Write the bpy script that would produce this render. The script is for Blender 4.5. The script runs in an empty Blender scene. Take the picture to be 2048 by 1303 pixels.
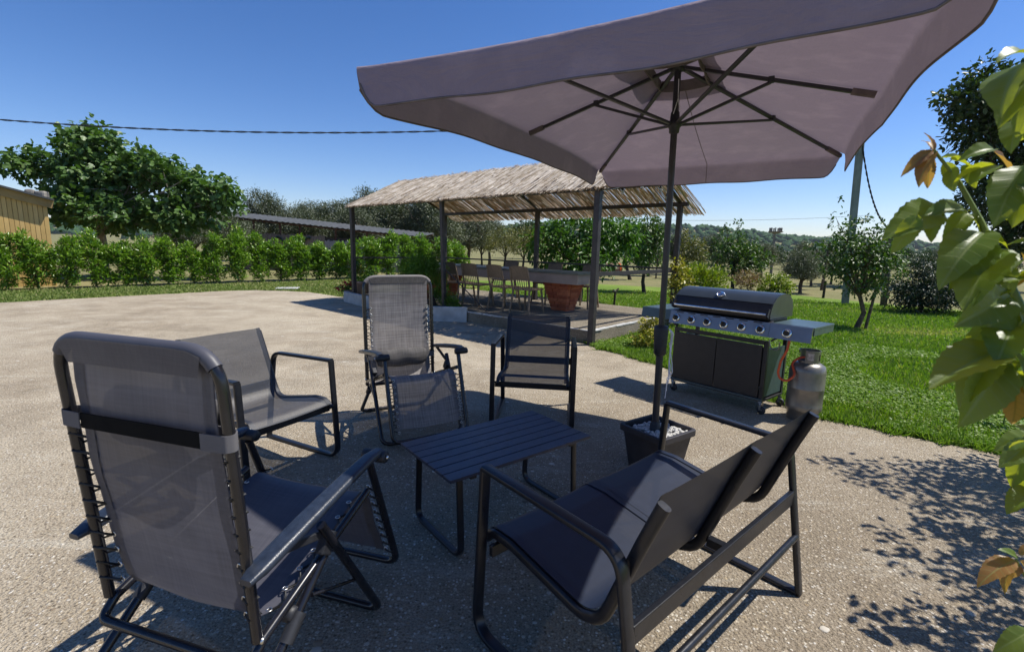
import bpy, bmesh, math, random
import numpy as np
from mathutils import Vector, Matrix
R = math.radians
rng = np.random.RandomState(7)
random.seed(7)
sc = bpy.context.scene
COL = sc.collection

# ------------------------------------------------------------------ camera
PITCH, ROLL, CAMH, FPX = 9.32, 1.39, 1.365, 953.7
cd = bpy.data.cameras.new('camera'); cam = bpy.data.objects.new('camera', cd); COL.objects.link(cam)
cd.sensor_fit = 'HORIZONTAL'; cd.sensor_width = 36.0; cd.lens = FPX / 2048 * 36.0
cd.clip_start = 0.02; cd.clip_end = 6000
cam.matrix_world = Matrix.Translation((0, 0, CAMH)) @ Matrix.Rotation(R(90 - PITCH), 4, 'X') @ Matrix.Rotation(R(ROLL), 4, 'Z')
cd.dof.use_dof = True; cd.dof.focus_distance = 4.5; cd.dof.aperture_fstop = 8.0
sc.camera = cam
# ------------------------------------------------------------------ light
SUN = Vector((0.60, 0.07, 1.0)).normalized()
EL = math.asin(SUN.z); AZ = math.atan2(SUN.x, SUN.y)
w = bpy.data.worlds.new('World'); sc.world = w; w.use_nodes = True
nt = w.node_tree; nt.nodes.clear()
sky = nt.nodes.new('ShaderNodeTexSky'); sky.sky_type = 'NISHITA'; sky.sun_disc = False
sky.sun_elevation = EL; sky.sun_rotation = AZ; sky.air_density = 1.0; sky.dust_density = 0.15; sky.ozone_density = 3.0
bg = nt.nodes.new('ShaderNodeBackground'); bg.inputs[1].default_value = 0.077
ow = nt.nodes.new('ShaderNodeOutputWorld')
gm = nt.nodes.new('ShaderNodeGamma'); gm.inputs[1].default_value = 1.16
hs = nt.nodes.new('ShaderNodeHueSaturation'); hs.inputs['Value'].default_value = 0.97; hs.inputs['Saturation'].default_value = 1.18
nt.links.new(sky.outputs[0], gm.inputs[0]); nt.links.new(gm.outputs[0], hs.inputs['Color']); tn = nt.nodes.new('ShaderNodeMix'); tn.data_type = 'RGBA'; tn.blend_type = 'MULTIPLY'; tn.inputs[0].default_value = 1.0; tn.inputs[7].default_value = (1.0, .92, 1.05, 1)
nt.links.new(hs.outputs[0], tn.inputs[6]); nt.links.new(tn.outputs[2], bg.inputs[0]); nt.links.new(bg.outputs[0], ow.inputs[0])
sl = bpy.data.lights.new('sun', 'SUN'); sl.energy = 4.7; sl.angle = R(0.53); sl.color = (1.0, 0.955, 0.88)
so = bpy.data.objects.new('sun', sl); COL.objects.link(so)
so.rotation_euler = SUN.to_track_quat('Z', 'Y').to_euler(); so.location = (20, 5, 30)
vs = sc.view_settings; vs.view_transform = 'Standard'; vs.look = 'None'; vs.exposure = 0.45; vs.gamma = 1.0
sc.cycles.max_bounces = 8; sc.cycles.transparent_max_bounces = 12; sc.cycles.volume_bounces = 0
sc.cycles.use_denoising = True

# ------------------------------------------------------------------ materials
def srgb(r, g, b):
    f = lambda c: ((c / 255 + 0.055) / 1.055) ** 2.4 if c > 10 else c / 255 / 12.92
    return (f(r), f(g), f(b), 1)
class NT:
    def __init__(s, name):
        s.m = bpy.data.materials.new(name); s.m.use_nodes = True
        s.t = s.m.node_tree; s.t.nodes.clear()
        s.out = s.n('ShaderNodeOutputMaterial')
    def n(s, k, **kw):
        x = s.t.nodes.new(k)
        for a, b in kw.items():
            if a.startswith('i_'):
                key = a[2:]
                key = int(key) if key.isdigit() else key.replace('_', ' ')
                x.inputs[key].default_value = b
            else: setattr(x, a, b)
        return x
    def l(s, a, b): s.t.links.new(a, b)
    def coord(s, kind='Object', scale=(1, 1, 1), rot=(0, 0, 0)):
        c = s.n('ShaderNodeTexCoord'); mp = s.n('ShaderNodeMapping'); mp.inputs['Scale'].default_value = scale
        mp.inputs['Rotation'].default_value = rot
        s.l(c.outputs[kind], mp.inputs[0]); return mp.outputs[0]
    def noise(s, vec, scale, detail=4, rough=.55, dist=0.0):
        x = s.n('ShaderNodeTexNoise'); x.inputs['Scale'].default_value = scale; x.inputs['Detail'].default_value = detail
        x.inputs['Roughness'].default_value = rough; x.inputs['Distortion'].default_value = dist
        s.l(vec, x.inputs['Vector']); return x.outputs['Fac']
    def ramp(s, fac, stops, interp='LINEAR'):
        x = s.n('ShaderNodeValToRGB'); x.color_ramp.interpolation = interp
        e = x.color_ramp.elements
        while len(e) < len(stops): e.new(0.5)
        for i, (p, c) in enumerate(stops):
            e[i].position = p; e[i].color = c if len(c) == 4 else (*c, 1)
        s.l(fac, x.inputs[0]); return x.outputs[0]
    def mix(s, fac, a, b, mode='MIX'):
        x = s.n('ShaderNodeMix', data_type='RGBA', blend_type=mode)
        for sock, v in ((x.inputs[0], fac), (x.inputs[6], a), (x.inputs[7], b)):
            if hasattr(v, 'is_linked') or hasattr(v, 'links'): s.l(v, sock)
            else: sock.default_value = v
        return x.outputs[2]
    def bump(s, h, strength=.3, dist=.01):
        x = s.n('ShaderNodeBump'); x.inputs['Strength'].default_value = strength; x.inputs['Distance'].default_value = dist
        s.l(h, x.inputs['Height']); return x.outputs[0]
    def bsdf(s, color, rough=.6, metal=0., spec=.5, normal=None, **kw):
        p = s.n('ShaderNodeBsdfPrincipled')
        for k, v in (('Base Color', color), ('Roughness', rough), ('Metallic', metal), ('Specular IOR Level', spec)):
            if hasattr(v, 'links'): s.l(v, p.inputs[k])
            else: p.inputs[k].default_value = v
        for k, v in kw.items(): p.inputs[k.replace('_', ' ')].default_value = v
        if normal is not None: s.l(normal, p.inputs['Normal'])
        return p.outputs[0]
    def done(s, sh):
        s.l(sh, s.out.inputs[0]); return s.m
BLACK4 = (0, 0, 0, 1); WHITE4 = (1, 1, 1, 1)
def m_plain(name, col, rough=.5, metal=0., spec=.5, var=.25, scale=14., bump=.0, bscale=200., **kw):
    t = NT(name); v = t.coord('Object')
    n = t.noise(v, scale, 5)
    lo = tuple(c * (1 - var) for c in col[:3]) + (1,); hi = tuple(min(1, c * (1 + var)) for c in col[:3]) + (1,)
    c = t.ramp(n, [(.3, lo), (.7, hi)])
    rn = t.n('ShaderNodeMapRange'); rn.inputs[3].default_value = max(.05, rough - .08); rn.inputs[4].default_value = min(1, rough + .1)
    t.l(t.noise(v, scale * 2.3, 4), rn.inputs[0])
    nm = t.bump(t.noise(v, bscale, 2), bump, .003) if bump else None
    return t.done(t.bsdf(c, rn.outputs[0], metal, spec, nm, **kw))
def m_leaf(name, c0, c1, c2=None, rough=.42, trans=.3, spec=.5):
    t = NT(name)
    a = t.n('ShaderNodeAttribute', attribute_name='rnd')
    st = [(0, c0), (.85, c1)] + ([(1.0, c2)] if c2 else [])
    c = t.ramp(a.outputs['Fac'], st)
    v = t.coord('Object'); c = t.mix(t.noise(v, 3., 3), c, t.mix(.5, c, (0.02, .03, .01, 1)), 'MIX')
    p = t.bsdf(c, rough, 0, spec)
    tr = t.n('ShaderNodeBsdfTranslucent')
    t.l(t.mix(1.0, c, (1.0, 1.25, .35, 1), 'MULTIPLY'), tr.inputs[0])
    g = t.n('ShaderNodeMixShader'); g.inputs[0].default_value = trans
    t.l(p, g.inputs[1]); t.l(tr.outputs[0], g.inputs[2])
    return t.done(g.outputs[0])
def m_fabric(name, col, see=.25, trans=.15, streak=.3, rough=.75, spec=.25, sx=1., sy=1., crease=0.):
    t = NT(name); uv = t.coord('UV', (sx, sy, 1))
    m1 = t.n('ShaderNodeMapping'); m1.inputs['Scale'].default_value = (170, 5, 1); t.l(uv, m1.inputs[0])
    m2 = t.n('ShaderNodeMapping'); m2.inputs['Scale'].default_value = (5, 170, 1); t.l(uv, m2.inputs[0])
    n1 = t.noise(m1.outputs[0], 1., 3, .7); n2 = t.noise(m2.outputs[0], 1., 3, .7)
    ad = t.n('ShaderNodeMath', operation='ADD'); t.l(n1, ad.inputs[0]); t.l(n2, ad.inputs[1])
    hf = t.n('ShaderNodeMath', operation='MULTIPLY'); hf.inputs[1].default_value = .5; t.l(ad.outputs[0], hf.inputs[0])
    lo = tuple(c * (1 - streak * 1.6) for c in col[:3]) + (1,); hi = tuple(min(1, c * (1 + streak * 1.6)) for c in col[:3]) + (1,)
    c = t.ramp(hf.outputs[0], [(.36, lo), (.64, hi)])
    dirt = t.noise(t.coord('Object'), 6., 5)
    c = t.mix(t.ramp(dirt, [(.5, BLACK4), (.8, (.35, .35, .35, 1))]), c, (col[0] * 1.7 + .01, col[1] * 1.65 + .01, col[2] * 1.55 + .01, 1))
    nm = t.bump(hf.outputs[0], .25, .002)
    if crease:
        bn = t.n('ShaderNodeBump'); bn.inputs['Strength'].default_value = crease; bn.inputs['Distance'].default_value = .06
        t.l(t.noise(t.coord('Object', (1, 1, 2.2)), 2.6, 5, .6, 1.2), bn.inputs['Height']); t.l(nm, bn.inputs['Normal']); nm = bn.outputs[0]
    p = t.bsdf(c, rough, 0, spec, nm)
    tr = t.n('ShaderNodeBsdfTranslucent'); t.l(c, tr.inputs[0])
    g = t.n('ShaderNodeMixShader'); g.inputs[0].default_value = trans; t.l(p, g.inputs[1]); t.l(tr.outputs[0], g.inputs[2])
    if see > 0:
        tp = t.n('ShaderNodeBsdfTransparent'); g2 = t.n('ShaderNodeMixShader'); g2.inputs[0].default_value = see
        t.l(g.outputs[0], g2.inputs[1]); t.l(tp.outputs[0], g2.inputs[2]); g = g2
    return t.done(g.outputs[0])

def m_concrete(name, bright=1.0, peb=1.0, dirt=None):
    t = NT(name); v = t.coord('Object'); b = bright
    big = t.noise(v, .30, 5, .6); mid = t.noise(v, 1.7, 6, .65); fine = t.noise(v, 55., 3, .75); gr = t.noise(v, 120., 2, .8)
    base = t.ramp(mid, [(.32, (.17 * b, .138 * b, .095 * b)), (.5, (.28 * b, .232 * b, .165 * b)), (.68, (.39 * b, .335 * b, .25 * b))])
    base = t.mix(t.ramp(big, [(.42, BLACK4), (.66, (.75, .75, .75, 1))]), base, (.40 * b, .35 * b, .265 * b, 1))
    if dirt:   # brown grime patches with their own outline
        for (cx, cy, rad, amt) in dirt:
            g = t.n('ShaderNodeVectorMath', operation='DISTANCE'); t.l(v, g.inputs[0]); g.inputs[1].default_value = (cx, cy, 0)
            ad = t.n('ShaderNodeMath', operation='MULTIPLY_ADD'); ad.inputs[1].default_value = -1.6; t.l(mid, ad.inputs[0]); t.l(g.outputs['Value'], ad.inputs[2])
            mr = t.n('ShaderNodeMapRange'); mr.inputs[1].default_value = rad; mr.inputs[2].default_value = rad * .25 - .8; mr.inputs[3].default_value = 0; mr.inputs[4].default_value = amt
            t.l(ad.outputs[0], mr.inputs[0]); base = t.mix(mr.outputs[0], base, (.145 * b, .115 * b, .082 * b, 1))
    def stones(scale, cut0, cut1, keep0, keep1, cols, base):
        vo = t.n('ShaderNodeTexVoronoi', feature='F1'); vo.inputs['Scale'].default_value = scale; t.l(v, vo.inputs['Vector'])
        sp = t.n('ShaderNodeSeparateColor'); t.l(vo.outputs['Color'], sp.inputs[0])
        col = t.ramp(sp.outputs[0], cols)
        msk = t.mix(1., t.ramp(vo.outputs['Distance'], [(cut0, WHITE4), (cut1, BLACK4)]), t.ramp(sp.outputs[1], [(keep0, BLACK4), (keep1, (peb,) * 3)]), 'MULTIPLY')
        return t.mix(msk, base, col), vo.outputs['Distance']
    SC = [(.04, (.09, .07, .045)), (.25, (.26, .205, .13)), (.5, (.38, .315, .22)), (.75, (.50, .43, .32)), (.9, (.60, .55, .46)), (1, (.74, .70, .62))]
    c, d1 = stones(75., .30, .46, .12, .16, SC, base)
    c = t.mix(t.ramp(gr, [(.40, (.7,) * 3), (.52, BLACK4)]), c, (.10 * b, .08 * b, .056 * b, 1))
    c, d2 = stones(42., .26, .36, .87, .90, [(0, (.28, .20, .11)), (.5, (.44, .36, .24)), (.8, (.52, .45, .34)), (1, (.64, .59, .49))], c)
    c, d3 = stones(9., .13, .18, .965, .98, [(0, (.50, .44, .34)), (1, (.66, .63, .57))], c)
    sv = t.coord('Object', (.45, 1.9, 1), (0, 0, R(-22))); scf = t.noise(sv, 1.5, 8, .85, .5)
    c = t.mix(t.ramp(scf, [(.54, BLACK4), (.72, (.5,) * 3)]), c, (.48 * b, .465 * b, .40 * b, 1))
    stain = t.noise(v, .9, 6, .72, .6)
    c = t.mix(t.ramp(stain, [(.54, BLACK4), (.74, (.5,) * 3)]), c, (.15 * b, .12 * b, .085 * b, 1))
    ad = t.n('ShaderNodeMath', operation='SUBTRACT'); t.l(fine, ad.inputs[0]); t.l(d1, ad.inputs[1])
    ad2 = t.n('ShaderNodeMath', operation='ADD'); t.l(ad.outputs[0], ad2.inputs[0]); t.l(gr, ad2.inputs[1])
    return t.done(t.bsdf(c, .9, 0, .25, t.bump(ad2.outputs[0], .9, .009)))
def m_ground(name, stops, scale=1.2, fscale=30., bump=.6):
    t = NT(name); v = t.coord('Object')
    a = t.noise(v, scale, 6, .65); f = t.noise(v, fscale, 5, .7)
    ad = t.n('ShaderNodeMath', operation='MULTIPLY_ADD'); ad.inputs[1].default_value = .45; t.l(f, ad.inputs[0]);
    sb = t.n('ShaderNodeMath', operation='MULTIPLY'); sb.inputs[1].default_value = .6; t.l(a, sb.inputs[0]); t.l(sb.outputs[0], ad.inputs[2])
    c = t.ramp(ad.outputs[0], stops)
    return t.done(t.bsdf(c, .95, 0, .15, t.bump(f, bump, .03)))

M = {}
M['concrete'] = m_concrete('exposed aggregate concrete', 1.38, .9, [(2.0, 1.6, 3.2, .55), (-.3, 2.6, 2.2, .45)])
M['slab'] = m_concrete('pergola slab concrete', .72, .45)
M['kerb'] = m_plain('whitewashed kerb', (.42, .42, .40, 1), .85, var=.25, scale=5, bump=.4, bscale=60)
M['lawn'] = m_ground('lawn turf', [(.30, (.06, .11, .014)), (.45, (.11, .18, .024)), (.58, (.17, .24, .04)), (.70, (.29, .27, .10))], .45, 26.)
M['dry'] = m_ground('dry field', [(.3, (.09, .11, .035)), (.5, (.17, .165, .07)), (.7, (.27, .225, .115))], .5, 9.)
M['verge'] = m_ground('verge turf', [(.3, (.10, .16, .03)), (.5, (.18, .25, .06)), (.64, (.30, .29, .12)), (.78, (.40, .34, .19))], .7, 24.)
M['soil'] = m_ground('bed soil', [(.3, (.05, .035, .022)), (.6, (.13, .095, .065))], 4., 40.)
M['black'] = m_plain('black powder coat', (.010, .011, .015, 1), .30, 0., .5, var=.3, scale=30, bump=.06, bscale=700)
M['gloss'] = m_plain('black gloss tube', (.010, .010, .013, 1), .22, 0., .6, var=.3, scale=20)
M['matte'] = m_plain('charcoal plastic', (.02, .021, .025, 1), .5, 0., .45, var=.25, scale=40, bump=.1, bscale=500)
M['slat'] = m_plain('sky-tinted black composite slat', (.013, .022, .048, 1), .33, 0., .55, var=.35, scale=25, bump=.25, bscale=260)  # blue in the base stands in for sky light on the shaded slats
M['pad'] = m_plain('armrest plastic', (.020, .027, .042, 1), .33, 0., .55, var=.3, scale=60, bump=.25, bscale=420)
M['sling_arm'] = m_fabric('black textilene', (.023, .027, .038), see=.18, trans=.06, streak=.16, rough=.50, spec=.5)
M['sling_love'] = m_fabric('dark textilene', (.010, .016, .034), see=.02, trans=.05, streak=.10, rough=.46, spec=.5)  # dark cloth, its base blued to imitate sky light on the seat
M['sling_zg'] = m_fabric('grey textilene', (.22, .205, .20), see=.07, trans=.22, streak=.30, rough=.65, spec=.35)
M['sling_zgn'] = m_fabric('smooth grey textilene', (.098, .098, .118), see=.03, trans=.30, streak=.12, rough=.46, spec=.55)  # grey cloth with some sky blue from the shaded seat put into its colour
M['pillow'] = m_fabric('pillow fabric', (.085, .08, .078), see=0, trans=.05, streak=.35)
M['strapg'] = m_fabric('grey strap', (.12, .115, .12), see=0, trans=.0, streak=.15)
M['strapk'] = m_plain('black elastic', (.008, .008, .008, 1), .9, 0, .1)
M['cord'] = m_plain('black elastic cord', (.012, .012, .012, 1), .5, 0, .5)
M['eyelet'] = m_plain('metal eyelet', (.62, .61, .58, 1), .3, 1.)
M['canopy'] = m_fabric('taupe canopy cloth', (.285, .23, .275), see=0, trans=.19, streak=.03, rough=.8, spec=.2, sx=2, sy=2, crease=.35)
M['canopy_trim'] = m_plain('canopy trim', (.15, .125, .12, 1), .8, 0, .2)
M['umb_pole'] = m_plain('anthracite pole', (.035, .033, .038, 1), .38, .2, .5, var=.2)
M['pot_black'] = m_plain('anthracite planter', (.030, .028, .032, 1), .5, 0, .4)
M['gravel'] = m_plain('white pebble', (.48, .47, .44, 1), .75, 0, .3, var=.2, scale=30)
M['string'] = m_plain('white string', (.7, .69, .72, 1), .8, 0, .2)
M['lid'] = m_plain('graphite enamel', (.030, .035, .037, 1), .33, .1, .6, var=.15, scale=6)
M['grillblack'] = m_plain('grill black', (.018, .016, .017, 1), .45, 0, .5, var=.2, scale=20, bump=.15, bscale=500)
M['steel'] = m_plain('brushed steel', (.20, .19, .205, 1), .34, 1., .5, var=.12, scale=8)
M['chrome'] = m_plain('chrome', (.72, .72, .72, 1), .12, 1.)
M['shelfm'] = m_plain('shelf enamel', (.055, .085, .095, 1), .35, .15, .5, var=.15)
M['hose'] = m_plain('orange gas hose', (.55, .075, .02, 1), .4, 0, .5, var=.15)
M['cyl'] = m_plain('grey cylinder paint', (.20, .185, .165, 1), .34, .55, .5, var=.25, scale=7, bump=.2, bscale=40)
M['sticker'] = m_plain('worn label', (.42, .36, .33, 1), .7, 0, .3, var=.5, scale=60)
M['pergpost'] = m_plain('dark steel post', (.040, .034, .034, 1), .5, .2, .5, var=.3, scale=8, bump=.15, bscale=120)
def m_reed(name):
    t = NT(name); a = t.n('ShaderNodeAttribute', attribute_name='rnd')
    c = t.ramp(a.outputs['Fac'], [(0, (.20, .165, .115)), (.25, (.44, .39, .31)), (.6, (.62, .58, .50)), (1, (.76, .74, .68))])
    v = t.coord('Object'); c = t.mix(t.ramp(t.noise(v, 8., 5), [(.4, BLACK4), (.75, (.6,) * 3)]), c, (.16, .12, .07, 1))
    p = t.bsdf(c, .7, 0, .3)
    tr = t.n('ShaderNodeBsdfTranslucent'); tr.inputs[0].default_value = (.80, .47, .13, 1)
    g = t.n('ShaderNodeMixShader'); g.inputs[0].default_value = .28; t.l(p, g.inputs[1]); t.l(tr.outputs[0], g.inputs[2])
    return t.done(g.outputs[0])
M['reed'] = m_reed('dry reed')
M['tabletop'] = m_plain('stone table slab', (.15, .15, .115, 1), .55, 0, .4, var=.35, scale=5, bump=.3, bscale=60)
M['apron'] = m_plain('rendered table apron', (.38, .30, .25, 1), .9, 0, .2, var=.12, scale=4, bump=.3, bscale=90)
M['brick'] = [m_plain('terracotta brick %d' % i, c, .85, 0, .25, var=.22, scale=18, bump=.4, bscale=140) for i, c in enumerate([(.40, .115, .05, 1), (.46, .15, .07, 1), (.33, .09, .045, 1)])]
M['mortar'] = m_plain('mortar', (.33, .20, .14, 1), .95, 0, .1, var=.25, scale=30)
M['rattan'] = m_plain('brown resin chair', (.19, .135, .085, 1), .5, 0, .4, var=.2, scale=20)
M['yellow'] = [m_plain('ochre shed board %d' % i, c, .65, 0, .3, var=.10, scale=3) for i, c in enumerate([(.52, .35, .125, 1), (.49, .325, .115, 1), (.545, .37, .14, 1)])]
M['fascia'] = m_plain('shed fascia', (.30, .21, .09, 1), .7, 0, .3, var=.15, scale=3)
M['metalroof'] = m_plain('grey corrugated sheet', (.065, .07, .075, 1), .8, 0., .3, var=.25, scale=3)
M['rust'] = m_plain('rusty purlin', (.10, .05, .035, 1), .85, 0, .2, var=.5, scale=5)
M['cane'] = m_plain('cane screen', (.21, .165, .14, 1), .9, 0, .2, var=.35, scale=25)
M['canes2'] = m_plain('grey cane screen', (.30, .275, .28, 1), .9, 0, .2, var=.3, scale=25)
M['brownsheet'] = m_plain('brown screen', (.12, .08, .055, 1), .9, 0, .2, var=.4, scale=12)
M['stone'] = m_plain('rough stone', (.24, .22, .19, 1), .9, 0, .2, var=.4, scale=9, bump=.5, bscale=30)
M['terracotta'] = m_plain('terracotta pot', (.36, .11, .05, 1), .8, 0, .3, var=.25, scale=10)
M['potbeige'] = m_plain('beige pot', (.27, .20, .16, 1), .8, 0, .3, var=.2, scale=10)
M['bark'] = m_plain('bark', (.12, .09, .065, 1), .95, 0, .15, var=.5, scale=14, bump=.8, bscale=40)
M['barkfig'] = m_plain('pale fig bark', (.30, .26, .21, 1), .9, 0, .15, var=.35, scale=8, bump=.4, bscale=30)
M['barkdark'] = m_plain('dark bark', (.05, .042, .033, 1), .95, 0, .15, var=.5, scale=14, bump=.8, bscale=40)
M['concpole'] = m_plain('weathered green-grey pole', (.21, .225, .215, 1), .85, 0, .25, var=.25, scale=3, bump=.2, bscale=50)
M['wire'] = m_plain('dark cable', (.03, .032, .035, 1), .6, 0, .3)
M['glass'] = m_plain('clear bulb glass', (.75, .74, .70, 1), .15, 0, .6, var=.05, Transmission_Weight=.7)
M['red'] = m_leaf('red petals', (.45, .02, .03, 1), (.62, .05, .06, 1), (.70, .16, .12, 1), .6, .25)
M['white_petal'] = m_leaf('white petals', (.6, .6, .58, 1), (.75, .75, .72, 1), None, .6, .2)
M['orange'] = m_plain('orange paint', (.62, .10, .02, 1), .5, 0, .4)
M['ropeyellow'] = m_plain('yellow hose', (.55, .47, .16, 1), .5, 0, .4)
M['lf_fig'] = m_leaf('fig leaf', (.055, .13, .03, 1), (.15, .255, .065, 1), (.24, .33, .11, 1), .45, .27, .4)
M['lf_laurel'] = m_leaf('laurel leaf', (.085, .19, .02, 1), (.27, .44, .045, 1), (.44, .38, .10, 1), .30, .30)
M['lf_olive'] = m_leaf('olive leaf', (.09, .115, .06, 1), (.18, .20, .125, 1), (.31, .33, .25, 1), .45, .12)
M['lf_peach'] = m_leaf('orchard leaf', (.045, .125, .016, 1), (.12, .25, .03, 1), (.20, .32, .05, 1), .45, .32)
M['lf_apple'] = m_leaf('apple leaf', (.048, .105, .018, 1), (.115, .20, .034, 1), (.28, .26, .06, 1), .45, .28)
M['lf_dark'] = m_leaf('evergreen leaf', (.014, .034, .014, 1), (.035, .065, .024, 1), None, .5, .12)
M['lf_oak'] = m_leaf('oak leaf', (.024, .052, .014, 1), (.06, .10, .024, 1), (.12, .16, .04, 1), .45, .22)
M['lf_yellow'] = m_leaf('gold euonymus leaf', (.16, .24, .02, 1), (.36, .40, .035, 1), (.50, .46, .06, 1), .4, .3)
M['lf_varieg'] = m_leaf('variegated yellow leaf', (.20, .20, .02, 1), (.62, .52, .06, 1), (.72, .64, .16, 1), .45, .25)
M['lf_pink'] = m_leaf('dry pink shrub leaf', (.26, .15, .085, 1), (.42, .27, .16, 1), None, .6, .2)
M['lf_almond'] = m_leaf('yellowing leaf', (.12, .13, .03, 1), (.26, .24, .06, 1), (.45, .34, .06, 1), .5, .25)
M['lf_fern'] = m_leaf('asparagus fern', (.08, .20, .014, 1), (.17, .34, .03, 1), None, .5, .35)
M['lf_grass'] = m_leaf('grass blade', (.13, .25, .025, 1), (.30, .42, .06, 1), (.52, .47, .18, 1), .5, .35, .35)
M['lf_vergegrass'] = m_leaf('dry verge blade', (.13, .21, .035, 1), (.30, .34, .10, 1), (.50, .43, .22, 1), .6, .3, .3)
M['lf_rose'] = m_leaf('rose leaf', (.075, .17, .03, 1), (.22, .32, .025, 1), (.42, .40, .025, 1), .36, .55)
M['lf_roseyoung'] = m_leaf('young rose leaf', (.18, .09, .04, 1), (.26, .13, .05, 1), (.32, .24, .05, 1), .38, .4)
M['cane_rose'] = m_plain('rose cane', (.14, .19, .04, 1), .5, 0, .4, var=.3, scale=30)
M['forest'] = m_leaf('far wood', (.024, .062, .022, 1), (.05, .105, .034, 1), None, .9, .0, .1)
M['field'] = m_ground('ploughed field', [(.3, (.21, .15, .10)), (.7, (.32, .24, .17))], .05, .6)
M['roller'] = m_plain('rusty roller', (.16, .10, .07, 1), .8, 0, .3)

# ------------------------------------------------------------------ mesh helpers
def link(name, me, mat, parent=None):
    o = bpy.data.objects.new(name, me); COL.objects.link(o)
    if mat is not None and not me.materials: me.materials.append(mat)
    if parent is not None: o.parent = parent
    return o
def tag(o, label=None, cat=None, group=None, kind=None):
    if label: o['label'] = label
    if cat: o['category'] = cat
    if group: o['group'] = group
    if kind: o['kind'] = kind
    return o
def thing(name, label, cat, loc=(0, 0, 0), rz=0., group=None):
    o = bpy.data.objects.new(name, None); COL.objects.link(o); o.empty_display_size = .1
    o.location = loc; o.rotation_euler = (0, 0, rz)
    return tag(o, label, cat, group)
def copy_tree(o, parent=None):
    c = o.copy(); COL.objects.link(c)
    if parent is not None: c.parent = parent
    for ch in list(o.children): copy_tree(ch, c)
    return c
def fillet(pts, rad, n=6):
    pts = [Vector(p) for p in pts]; out = [pts[0]]
    if not isinstance(rad, (list, tuple)): rad = [rad] * len(pts)
    for i in range(1, len(pts) - 1):
        a, b, c = pts[i - 1], pts[i], pts[i + 1]; r = rad[i]
        d1 = (a - b); d2 = (c - b); l1, l2 = d1.length, d2.length
        if r <= 1e-6: out.append(b); continue
        d1 /= l1; d2 /= l2
        ang = d1.angle(d2); tl = min(r / math.tan(ang / 2), l1 * .49, l2 * .49)
        p1, p2 = b + d1 * tl, b + d2 * tl
        for k in range(n + 1):
            t = k / n; out.append(p1 * (1 - t) ** 2 + b * 2 * t * (1 - t) + p2 * t * t)
    out.append(pts[-1]); return out
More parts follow.
